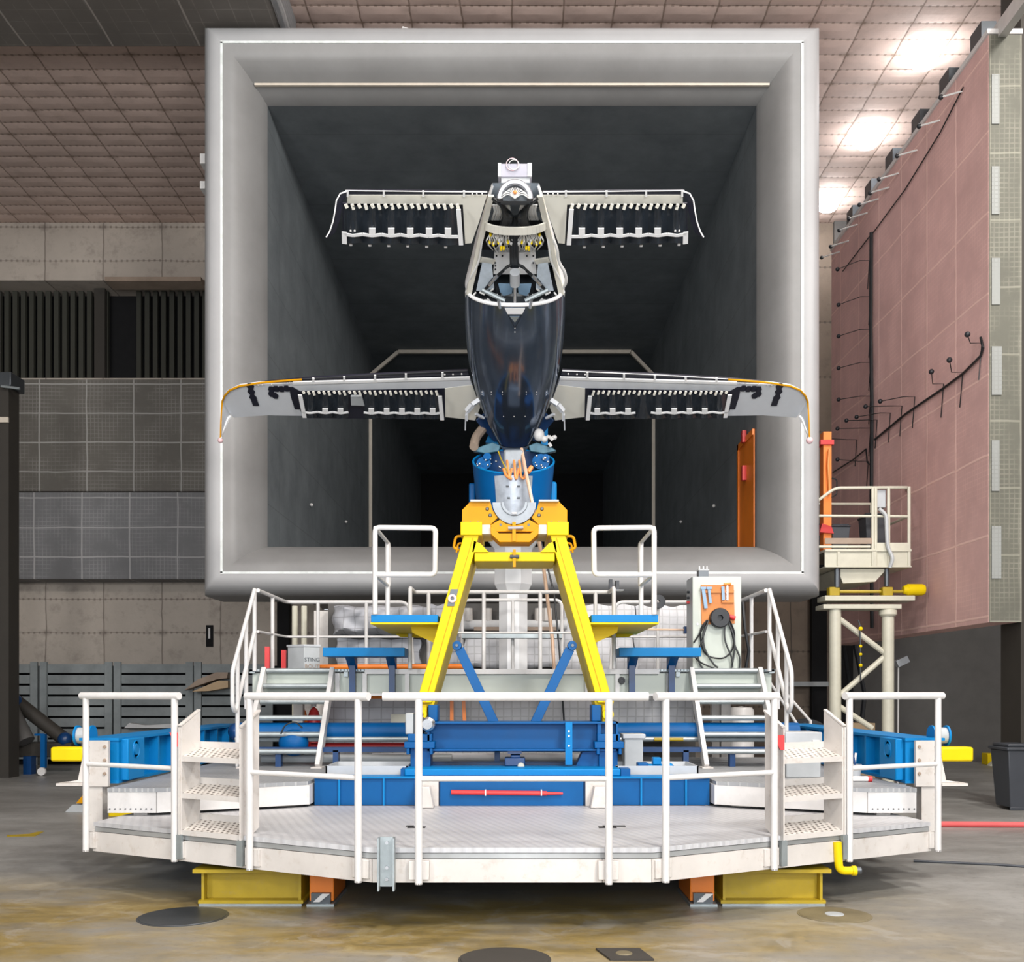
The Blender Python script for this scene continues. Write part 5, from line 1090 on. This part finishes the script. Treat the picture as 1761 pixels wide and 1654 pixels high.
# ================================================================ aircraft model
AX = 885.6
def mr(px, s): return px if s < 0 else 2*AX-px
x0_ = X(AX, 11.4)
ac = thing('aircraft_model', 'grey tandem-wing aircraft model pitched nose-up with uncovered cable-filled nose', 'aircraft model', (x0_, 11.5, 4.5+EYE-1.65))
nB = V((0, .4886, .8725))
def K(Y): return V((x0_, Y, EYE+4.98-.56*(Y-9.8)))
ST = [(9.8,.235,.10,.01),(9.95,.285,.14,.03),(10.15,.34,.19,.10),(10.4,.41,.26,.22),(10.7,.485,.32,.34),(11.0,.565,.36,.42),(11.3,.585,.38,.44),(11.6,.59,.39,.44),(11.9,.575,.38,.43),(12.15,.54,.36,.41),(12.4,.48,.32,.37),(12.6,.41,.27,.32),(12.8,.32,.21,.25),(12.95,.235,.16,.19),(13.05,.17,.12,.14)]
def body(sts, th0=0, k=1.0, n=48, skip=None, ex=.82):
    mb = MB(); full = skip is None; angs = []
    if full: angs = [2*math.pi*j/n for j in range(n)]
    else: angs = [skip+(2*math.pi-2*skip)*j/n for j in range(n+1)]
    m_ = len(angs)
    for Y, w_, hb, ht in sts:
        c = K(Y)+nB*hb
        for a_ in angs:
            sn, cs = math.sin(a_), -math.cos(a_)
            px_ = math.copysign(abs(sn)**ex, sn)*w_*k; pz = math.copysign(abs(cs)**ex, cs)*(hb if cs < 0 else ht)*k
            mb.v.append(c+V((px_, 0, 0))+nB*pz)
    for i in range(len(sts)-1):
        for j in range(m_ if full else m_-1):
            A = i*m_; B = A+m_; j2 = (j+1) % m_; mb.f.append((A+j, A+j2, B+j2, B+j))
    return mb, m_
def dense(sts, k=3):
    out = []
    for i in range(len(sts)-1):
        p0, p1, p2, p3 = sts[max(i-1,0)], sts[i], sts[i+1], sts[min(i+2,len(sts)-1)]
        for j in range(k):
            u = j/k; out.append(tuple(.5*((2*b)+(c-a)*u+(2*a-5*b+4*c-d)*u*u+(3*b-a-3*c+d)*u**3) for a, b, c, d in zip(p0,p1,p2,p3)))
    return out+[sts[-1]]
nose = [s_ for s_ in ST if s_[0] <= 11.0]; tail = [s_ for s_ in ST if s_[0] >= 11.0]
so = math.radians(66)
b_, _ = body(dense(nose), skip=so); b_.build('nose_shell', 'wing_white', ac)
b_, _ = body(dense(nose), k=.955, skip=so+.02); b_.build('nose_lining', 'lining', ac)
b_, n_ = body(dense(tail)); c_ = len(b_.v); b_.f.append(tuple(range(c_-n_, c_))); fu = b_.build('belly_shell', 'fuselage_gloss', ac)
b_, n_ = body([(11.04,.555,.35,.41),(11.06,.555,.35,.41)]); b_.f += [tuple(range(n_-1,-1,-1))]; b_.build('bulkhead', 'dark_steel', ac)
MB().box(x0_-.15, x0_+.15, 9.78, 9.95, EYE+4.90, EYE+5.02).build('nose_bulkhead', 'dark_steel', ac)
b_, n_ = body([(12.97,.225,.155,.185),(13.05,.17,.12,.14),(13.12,.14,.10,.12)], k=1.03); c_ = len(b_.v); b_.f.append(tuple(range(c_-n_, c_))); b_.build('tail_cap', 'galvanised', ac)
def BP(px, py, h):  # pixel on the plane h above the keel line
    r = (HY-py)/F; Y = (4.98+.56*9.8+1.146*h)/(r+.56); return at(px, py, Y)
def ring_at(Y, a0, a1, r, off=1.0, n=20):
    w_, hb = 0, 0
    D = dense(ST, 6); q = min(D, key=lambda s_: abs(s_[0]-Y)); c = K(Y)+nB*q[2]; out = []
    for j in range(n+1):
        a_ = a0+(a1-a0)*j/n; sn, cs = math.sin(a_), -math.cos(a_)
        out.append(c+V((math.copysign(abs(sn)**.82, sn)*q[1]*off, 0, 0))+nB*(math.copysign(abs(cs)**.82, cs)*(q[2] if cs < 0 else q[3])*off))
    return out
# skin joint and rim
MB().tube(ring_at(11.0, -so-.1, so+.1, 0), .022, 8).build('rim', 'wing_white', ac)
for Y, name in ((10.2, 'cross_frame'),):
    P = ring_at(Y, -so, so, 0, 1.0, 16); m = MB()
    for p, q in zip(P[:-1], P[1:]): m.beam(p, q, .085, .02, nB)
    m.build(name, 'wing_cream', ac)
for s in (-1, 1):
    D = [q for q in dense(ST, 3) if 9.85 <= q[0] <= 11.01]
    P = [ring_at(q[0], s*(so-.03), s*so, 0, 1.0, 1)[0] for q in D]; m = MB()
    for p, q in zip(P[:-1], P[1:]): m.beam(p, q, .06, .025, V((s*.25, 0, 0))+nB)
    m.build('longeron', 'wing_cream', ac)
    MB().beam(BP(mr(826,s),446,.18), BP(mr(850,s),450,.25), .06, .02, nB).build('frame_piece', 'wing_cream', ac)
# deck inside the nose
def slab(pts, h, m_, name, th=.02, bev=0):
    return MB().prism([BP(px, py, h) for px, py in pts], nB*th).build(name, m_, ac, bevel=bev)
slab([(842,355),(930,355),(945,430),(828,430)], .38, 'black_void', 'inner_tray')
slab([(850,434),(921,434),(923,472),(848,472)], .30, 'wing_white', 'equipment_box', .08, .006)
slab([(822,505),(852,498),(855,522),(812,522)], .22, 'black_rubber', 'dark_cover', .05)
slab([(949,505),(919,498),(916,522),(960,522)], .22, 'black_rubber', 'dark_cover', .05)
slab([(862,505),(909,505),(912,524),(858,524)], .20, 'grey_plastic', 'floor_plate', .02)
slab([(857,489),(883,490),(880,505),(866,509),(860,502)], .16, 'steel_blue_plate', 'blue_plate', .02)
slab([(890,490),(914,489),(911,502),(905,509),(892,505)], .16, 'steel_blue_plate', 'blue_plate', .02)
m = MB()
for px, py in ((854,440),(864,440),(906,440),(917,440),(852,452),(852,457),(852,463),(917,452)): m.ball(BP(px, py, .295), .010, 5)
m.build('screw', 'black_rubber', ac)
MB().tube([BP(885.5,468,.1), BP(885.5,489,.12)], .055, 18).build('actuator_body', 'light_grey_plastic', ac)
MB().tube([BP(885.5,489,.12), BP(885.5,526,.02)], .02, 12).build('actuator_rod', 'steel', ac)
for s in (-1, 1):
    MB().tube([BP(mr(829,s),498,.12), BP(mr(868,s),517,.06)], .026, 8).build('link_arm', 'galvanised', ac)
    MB().tube([BP(mr(858,s),517,.0), BP(mr(860,s),529,.0)], .022, 8).build('pin', 'silver', ac)
    m = MB(); m2 = MB()
    for k in range(6):
        a_ = (mr(866-k*2.2, s), 462+k*2.0+3); b__ = (mr(846-k*2.4, s), 482+k*3.2)
        m.tube([BP(885, 452, .18), BP(mr(872-k,s), 458+k, .15), BP(*a_, .12)], .012, 6)
        m.tube([BP(*a_, .12), BP(*b__, .12)], .016, 8)
        mid = ((a_[0]+b__[0])/2, (a_[1]+b__[1])/2); mid2 = ((a_[0]+2*b__[0])/3, (a_[1]+2*b__[1])/3)
        m2.tube([BP(*mid, .115), BP(*mid2, .115)], .019, 8)
    m.build('plug_cable', 'black_cable', ac); m2.build('plug_collar', 'silver', ac)
    MB().tube(rnd([BP(mr(846,s),484,.15), BP(mr(838,s),492,.2), BP(mr(830,s),505,.2), BP(mr(822,s),515,.25)], .05), .03, 8).build('loom', 'black_rubber', ac)
for s in (-1, 1):
    slab([(mr(px,s), py) for px, py in ((829,452),(846,455),(850,496),(832,500),(819,500))], .13, 'lining', 'side_panel', .01)
# central and upper cable looms
m = MB()
for k in range(7):
    o_ = (k-3)*1.7
    m.tube(rnd([BP(884+o_*1.6,372,.12), BP(884+o_,400,.10+.02*(k % 3)), BP(884+o_*.8,440,.12), BP(885+o_,458,.2)], .1), .022, 8)
m.build('centre_loom', 'black_cable', ac)
for s in (-1, 1):
    m = MB()
    for k in range(8):
        a0 = (mr(836,s), 338+k*1.8); P = [BP(*a0, .15), BP(mr(850+k,s), 341+k*2, .05+.01*k), BP(mr(863+k*1.6,s), 352+k*1.4, .0+.015*k), BP(mr(868+k*1.6,s), 372, .05), BP(mr(862+k*2.2,s), 388, .15)]
        m.tube(rnd(P, .1, 4), .020, 8)
    m.build('side_loom', 'black_cable', ac)
    random.seed(11); m = MB()
    for k in range(40):
        a_ = random.uniform(841, 877); b__ = random.uniform(396, 412); P = [BP(mr(a_,s), b__, .12), BP(mr(a_+random.uniform(-6,8),s), b__+9, .08), BP(mr(a_+random.uniform(-4,8),s), b__+random.uniform(16,24), .2)]
        m.tube(rnd(P, .05, 3), .007, 5)
        if k % 5 == 0: MB().ball(BP(mr(a_,s), b__+random.uniform(-4,22), .1), .014, 5, (1,1,2)).build('plug', 'yellow_paint', ac)
    for k in range(24):
        a_ = random.uniform(843, 877); P = [BP(mr(a_,s), 352, .05), BP(mr(a_+3,s), 362, .1), BP(mr(a_-2,s), 378, .2)]; m.tube(rnd(P, .05, 3), .007, 5)
    m.build('thin_wiring', 'white_cable', ac)
    m = MB(); random.seed(5)
    for k in range(9):
        a_ = random.uniform(818, 850); b__ = random.uniform(498, 518); m.tube([BP(mr(a_,s), b__, .12), BP(mr(a_+random.uniform(-9,9),s), b__+random.uniform(-6,6), .1)], .010, 5)
    m.build('small_bracket', 'white_cable', ac)
# nose dome with radiating wires and test box on top
nc = at(885.5, 343, 9.66)
m = MB(); m.lathe(nc, (0,-1,-.25), [(.12,-.10),(.12,.03),(.135,.045),(.165,.045),(.178,.02),(.178,-.12),(.12,-.10)], 30, -math.pi/2, math.pi/2, ref=(0,0,1)); m.build('nose_ring', 'nose_silver', ac)
MB().lathe(nc, (0,-1,-.25), [(0,-.06),(.125,-.06)], 24, -math.pi/2, math.pi/2, ref=(0,0,1)).build('ring_plate', 'dark_steel', ac)
m = MB()
for k in range(11):
    a_ = math.pi*(k+.5)/11; e = V((math.cos(a_), 0, 0))*.15
    m.tube(rnd([nc+V((0,-.06,-.02)), nc+V((math.cos(a_)*.07,-.10,.07*math.sin(a_))), nc+V((math.cos(a_)*.14,-.09,.10*math.sin(a_)-.05)), BP(885.5+math.cos(a_)*34, 346, .1)], .06, 4), .005, 5)
m.build('thin_wiring', 'white_cable', ac)
MB().ball(nc+V((0,-.1,.02)), .018, 6).build('plug', 'orange_hose', ac)
Yn = 10.0
tb = MB().box(X(857,Yn), X(914,Yn), Yn, Yn+.25, Z(304,Yn), Z(281,Yn)).build('test_box', 'lavender_plastic', ac, bevel=.008)
MB().box(X(862,Yn), X(911,Yn), Yn+.02, Yn+.3, Z(320,Yn), Z(303,Yn)).build('box_neck', 'grey_plastic', ac)
MB().box(X(857,Yn)-.004, X(862,Yn), Yn-.01, Yn+.01, Z(304,Yn), Z(281,Yn)).box(X(907,Yn), X(914,Yn)+.004, Yn-.01, Yn+.01, Z(304,Yn), Z(281,Yn)).build('corner_strip', 'light_grey_plastic', ac)
MB().lathe(V((X(881,Yn), Yn-.01, Z(284,Yn))), (0,-1,0), [(.058,0),(.064,0),(.064,.008),(.058,.008),(.058,0)], 24).build('wire_loop', 'pink_ball', ac)
MB().lathe(V((X(884,Yn), Yn-.015, Z(285,Yn))), (0,-1,.1), [(.05,0),(.054,0),(.054,.006),(.05,.006),(.05,0)], 24).build('wire_loop', 'white_cable', ac)
# belly details
def belly(px, py):  # point on lower skin found by marching on the plane set
    h = 0; D = dense(ST, 6)
    for it in range(12):
        p = BP(px, py, h); q = min(D, key=lambda s_: abs(s_[0]-(p.y-nB.y*h))); dx = min(.98, abs(p.x-x0_)/q[1]); c = (1-dx**(2/.82))**(.82/2) if dx < 1 else 0
        h = q[2]*(1-c)
    return BP(px, py, h)
m = MB()
for px in (829, 845, 864, 905, 923, 940):
    m.ball(belly(px, 674), .006, 5); m.ball(belly(px, 678), .006, 5)
for px in (866, 884, 903): m.ball(belly(px, 716), .007, 5)
for py in (564, 571): m.ball(belly(885.5, py), .008, 5)
m.build('rivet', 'white_paint', ac)
m = MB(); P = [belly(868,529), belly(903,529), belly(898,539), belly(873,539)]
m.prism([p-nB*.012 for p in P], nB*.02).build('joint_tab', 'wing_white', ac)
P = [belly(877,544), belly(893,544), belly(885.5,554)]; MB().prism([p-nB*.006 for p in P], nB*.02).build('triangle_patch', 'galvanised', ac)
for s in (-1, 1): MB().tube([belly(mr(869,s),531)-nB*.004, belly(mr(877,s),548)-nB*.004, belly(885.5,564)-nB*.004], .003, 4).build('joint_line', 'black_rubber', ac)
for s in (-1, 1):
    MB().tube([belly(mr(806,s)+ (0 if s<0 else 0),560), belly(mr(808,s),600), belly(mr(811,s),640)], .004, 4).build('skin_seam', 'galvanised', ac)
    Q = [BP(mr(824,s),688,.1), BP(mr(812,s),696,.05), BP(mr(803,s),707,.02), BP(mr(802,s),722,.0)]
    m = MB().beam(Q[0], Q[1], .07, .05).beam(Q[1], Q[2], .055, .05).beam(Q[2], Q[3], .03, .05); m.beam(BP(mr(801,s),712,0), BP(mr(800,s),738,-.02), .015, .05); m.beam(BP(mr(818,s),712,.1), BP(mr(832,s),719,.15), .03, .03)
    m.build('side_actuator', 'wing_skin', ac)
    MB().prism([BP(mr(819,s),724,.2), BP(mr(833,s),712,.2), BP(mr(856,s),757,.2), BP(mr(850,s),760,.2)], nB*.03).build('rear_fairing', 'dark_blue_paint', ac)
    m = MB().tube(rnd([BP(mr(838,s),384,.15), BP(mr(829,s),410,.12), BP(mr(824,s),450,.12), BP(mr(808,s),480,.15), BP(mr(801,s),500,.25), BP(mr(803,s),520,.3)], .1), .012, 6)
    if s > 0: m.tube(rnd([BP(945,398,.15), BP(958,425,.1), BP(960,450,.1), BP(973,470,.12), BP(974,488,.15), BP(962,500,.2)], .1), .018, 6)
    m.build('outer_hose', 'white_cable', ac)
# ---- wings
nW = V((0, .4386, .8987))
def WP(A, px, py, off=0):
    r = (HY-py)/F; Y = (A-off*1.1127)/(r+.488); return at(px, py, Y)
def plate(A, s, pts, off, th, m_, name, parent, bev=0):
    return MB().prism([WP(A, mr(px,s), py, off) for px, py in pts], nW*th).build(name, m_, parent, bevel=bev)
def wbeam(A, s, p, q, w_, off, m_, name, parent, th=.012):
    a_, b_ = WP(A, mr(p[0],s), p[1], off), WP(A, mr(q[0],s), q[1], off)
    return MB().beam(a_, b_, w_, th, nW).build(name, m_, parent)
def fan(A, s, xa, xb, ya, yb, parent, m_='fan_dark'):
    mb = MB(); n = 10; R = 4
    for b_ in (0, 1):
        for j in range(R+1):
            for i in range(n+1):
                u = i/n; v_ = j/R; px = xa+(xb-xa)*u; py = ya+(yb-ya)*v_+(2.2*math.sin(math.pi*u) if j == R else 0)
                off = .03+.06*math.sin(math.pi*u)-.016*math.sin(3*math.pi*u)*(1-v_)+.02*v_
                mb.v.append(WP(A, mr(px,s), py, off-(.014 if b_ else 0)))
    W = n+1; T = W*(R+1)
    for b_ in (0, 1):
        for j in range(R):
            for i in range(n): q = [b_*T+j*W+i, b_*T+j*W+i+1, b_*T+(j+1)*W+i+1, b_*T+(j+1)*W+i]; mb.f.append(tuple(q))
    bd = list(range(W))+[j*W+n for j in range(1,R+1)]+[R*W+i for i in range(n-1,-1,-1)]+[j*W for j in range(R-1,0,-1)]
    for a_, c_ in zip(bd, bd[1:]+bd[:1]): mb.f.append((a_, c_, c_+T, a_+T))
    return mb.build('fan_duct', m_, parent)
A1, A2 = 9.742, 9.865
for s, nm in ((-1, 'left'), (1, 'right')):
    # canard
    cw = MB().prism([WP(A1, mr(px,s), py, 0) for px, py in ((597,336),(838,336),(834,347),(824,381),(811,418),(800,419),(796,352),(597,350))], nW*.035).build('canard_skin', 'wing_cream', ac, label='white front wing with black fan ducts')
    plate(A1, s, [(596,328.5),(838,331),(838,336),(597,336)], -.01, .03, 'fan_black', 'leading_slat', cw)
    plate(A1, s, [(594,327.5),(838,330.4),(838,331.5),(594,328.6)], .0, .006, 'wing_white', 'slat_edge', cw)
    for px in (598, 660, 728, 798): wbeam(A1, s, (px,328), (px,338), .02, .015, 'wing_white', 'slat_bracket', cw)
    m = MB()
    for px in (812, 820, 829): m.ball(WP(A1, mr(px,s), 333.5, .02), .008, 5)
    m.build('slat_screw', 'white_paint', cw)
    plate(A1, s, [(589,350),(797,350),(797,421),(589,416)], -.04, .02, 'fan_black', 'duct_backing', cw)
    for k in range(6):
        xa = 591+k*32.6; fan(A1, s, xa, xa+32.6, 354, 416+k*.8, cw)
    m = MB()
    for k in range(18):
        px = 594+k*11.3; m.beam(WP(A1, mr(px,s), 351, .09), WP(A1, mr(px+3,s), 357.5+(k % 2)*2.5, .10), .028, .02, nW)
    m.build('hinge_row', 'wing_cream', cw)
    P = [(590,404),(608,402)]; 
    for k in range(6): P += [(591+k*32.6, 402.5+k*.4), (607+k*32.6, 405+k*.4)]
    P.append((788,407)); P = P[2:]
    m = MB()
    for p, q in zip(P[:-1], P[1:]): m.beam(WP(A1, mr(p[0],s), p[1], .12), WP(A1, mr(q[0],s), q[1], .12), .03, .012, nW)
    m.build('trim_strip', 'wing_white', cw)
    for k in range(1, 6): plate(A1, s, [(602+k*32.6,393),(613+k*32.6,393),(613+k*32.6,405),(602+k*32.6,405)], .125, .012, 'wing_white', 'tab', cw)
    wbeam(A1, s, (592,399), (592.5,419), .05, .12, 'wing_white', 'end_plate', cw); wbeam(A1, s, (788.5,360), (793,421), .045, .12, 'wing_white', 'end_plate', cw)
    m = MB()
    for k in range(6): m.beam(WP(A1, mr(601+k*32.6,s), 421+k*.7, .05), WP(A1, mr(606+k*32.6,s), 421+k*.7, .05), .02, .012, nW)
    m.build('tail_pin', 'wing_white', cw)
    m = MB()
    for px in (603, 610): m.ball(WP(A1, mr(px,s), 397, .11), .012, 6)
    m.build('white_stud', 'white_paint', cw)
    P = [(598,328.5),(585,333),(578.5,345),(576.5,360),(573,380),(567,398),(561,408)]
    m = MB(); Pt = [WP(A1, mr(px,s), py, .04*i) for i, (px, py) in enumerate(P)]; m.tube(Pt, .007, 6).build('winglet_edge', 'wing_white', cw)
    Q = [(598,334),(590,345),(588,360),(584,380),(576,400),(563,409)]
    mb = MB(); a_ = Pt[:6]; b__ = [WP(A1, mr(px,s), py, .04*i) for i, (px, py) in enumerate(Q)]
    for dz in (0, .01): mb.v += [p+nW*dz for p in a_]+[p+nW*dz for p in b__]
    for i in range(5): mb.f += [(i, i+1, 7+i, 6+i), (12+i, 18+i, 19+i, 13+i)]
    mb.f += [(0,6,18,12),(5,17,23,11)]; mb.build('winglet', 'fan_black', cw)
    # main wing
    sk = [(382,690),(389,676),(412,665),(446,660),(519,656),(504,659.5),(640,655.5),(808,652),(824,700),(817,722),(766,717),(757,712),(519,716),(459,714),(402,718),(395,712)]
    sk = [(382,690),(389,676),(412,665.5),(446,661),(504,659),(640,655.5),(808,651.5),(826,700),(817,723),(767,717),(757,712),(519,715),(459,714),(402,718),(393,708)]
    mw = MB().prism([WP(A2, mr(px,s), py, 0) for px, py in sk], nW*.05).build('main_wing_skin', 'wing_skin', ac, label='grey rear wing with black fan ducts and drooping tip')
    plate(A2, s, [(764,668),(812,662),(826,700),(817,722.5),(766,717)], .004, .012, 'wing_cream', 'root_panel', mw)
    plate(A2, s, [(504,657.5),(808,649),(808,653),(504,661.5)], .012, .02, 'wing_white', 'edge_strip', mw)
    plate(A2, s, [(446,659.5),(519,652.5),(640,645.5),(804,638.5),(808,649),(504,657.5),(446,662)], -.02, .04, 'fan_black', 'leading_slat', mw)
    plate(A2, s, [(519,652.6),(640,645.6),(804,638.5),(804,637.4),(640,644.4),(519,651.6)], -.0, .006, 'wing_white' if s > 0 else 'dark_steel', 'slat_edge', mw)
    for px, py in ((539,651),(592,648.5),(645,646),(698,643.5),(761,641)): wbeam(A2, s, (px,py-1), (px,py+9), .026, .015, 'wing_white', 'slat_bracket', mw)
    m = MB()
    for px, py in ((765,643),(779,642.7),(794,642),(444,661),(451,660.5),(467,659.5),(489,658),(498,657.5)): m.ball(WP(A2, mr(px,s), py+1, .02), .011, 6)
    m.build('slat_screw', 'white_paint', mw)
    P = [(519,652.5),(480,655.5),(446,658.5),(412,664),(395,671),(386,681),(382,691)]
    Pt = [WP(A2, mr(px,s), py, .01) for px, py in P]; 
    # drooping winglet: leading edge, trailing edge
    L = [WP(A2, mr(382,s), 691, 0)]; T_ = [WP(A2, mr(397,s), 717, 0)]
    for i, (a_, b__) in enumerate((((381,705),(392,722)),((380,725),(387,735)),((379.5,745),(382,748)),((379,756),(381,756)))):
        L.append(at(mr(a_[0],s), a_[1], L[0].y+.03*(i+1))); T_.append(at(mr(b__[0],s), b__[1], T_[0].y-.03*(i+1)))
    MB().tube(Pt+L[1:], [.013]*len(Pt)+[.011]*4, 6).build('yellow_edge' if s < 0 else 'gold_edge', 'amber_paint', mw)
    mb = MB(); n = 5
    for dx in (0, -s*.012): mb.v += [p+V((dx,0,0)) for p in L]+[p+V((dx,0,0)) for p in T_]
    for i in range(n-1): mb.f += [(i,i+1,n+i+1,n+i),(2*n+i,3*n+i,3*n+i+1,2*n+i+1),(i,2*n+i,2*n+i+1,i+1),(n+i,n+i+1,3*n+i+1,3*n+i)]
    mb.f += [(0,n,3*n,2*n),(n-1,3*n-1,4*n-1,2*n-1)]; mb.build('winglet', 'wing_skin', mw)
    MB().tube([p-V((0,.03,0)) for p in T_], [.026,.026,.022,.016,.01], 6).build('winglet_trailing_edge', 'wing_white', mw)
    MB().ball(L[-1]+V((0,0,-.01)), .045 if s > 0 else .035, 8).build('tip_ball', 'pink_ball', mw)
    plate(A2, s, [(516,673),(765,668),(766,721),(523,719),(509,690)], .006, .02, 'fan_black', 'duct_backing', mw)
    miss = 3 if s < 0 else -1; nob = (3,) if s < 0 else (5,)
    for k in range(9):
        xa = 520+k*26.4
        if k == miss: plate(A2, s, [(603,682),(622,682),(627,698),(604,697)], .06, .03, 'grey_plastic', 'open_duct', mw); continue
        fan(A2, s, xa, xa+26.4, 677-k*.1, 717+k*.25, mw)
    m = MB()
    for k in range(27):
        px = 521+k*8.8; m.beam(WP(A2, mr(px,s), 673-k*.03, .09), WP(A2, mr(px+2.4,s), 676.5+(k % 3)*1.4, .10), .026, .02, nW)
    m.build('hinge_row', 'wing_cream', mw)
    m = MB()
    for k in range(9):
        if k in nob or k == miss: continue
        xa = 520+k*26.4; y_ = 708.5+k*.2
        m.beam(WP(A2, mr(xa,s), y_, .12), WP(A2, mr(xa+13,s), y_+1.8, .12), .026, .012, nW).beam(WP(A2, mr(xa+13,s), y_+1.8, .12), WP(A2, mr(xa+26.4,s), y_, .12), .026, .012, nW)
    m.build('trim_strip', 'wing_white', mw)
    for k in range(1, 9):
        if k in nob or k == miss or (s < 0 and k == 2 and False): continue
        xa = 520+k*26.4; plate(A2, s, [(xa+8,703),(xa+17.5,703),(xa+17.5,711),(xa+8,711)], .125, .012, 'wing_white', 'tab', mw)
    wbeam(A2, s, (516,679), (524,718), .05, .12, 'wing_white', 'end_plate', mw); wbeam(A2, s, (756.5,681), (760.5,722), .05, .12, 'wing_white', 'end_plate', mw)
    def hexes(cs, r):
        m = MB()
        for px, py in cs:
            c = WP(A2, mr(px,s), py, .012); ax = V((1,0,0)); ay = V((0,.8987,-.4386))
            m.prism([c+ax*r*math.cos(a_*math.pi/3)+ay*r*1.25*math.sin(a_*math.pi/3) for a_ in range(6)], nW*.01)
        return m
    m = hexes(((430.5,665),(432,674),(435,684)), .048)
    m.prism([WP(A2, mr(px,s), py, .012) for px, py in ((431,686),(441.5,686),(445.5,698),(435,698))], nW*.01)
    m.build('black_inset', 'fan_black', mw)
    m = hexes(((467,670),(475,669),(484,669.5),(493,668.5),(467,678),(473,681)), .045)
    m.prism([WP(A2, mr(px,s), py, .012) for px, py in ((497,666),(503,666),(517,674),(520,704),(507,704),(500,682))], nW*.01); m.build('black_inset', 'fan_black', mw)
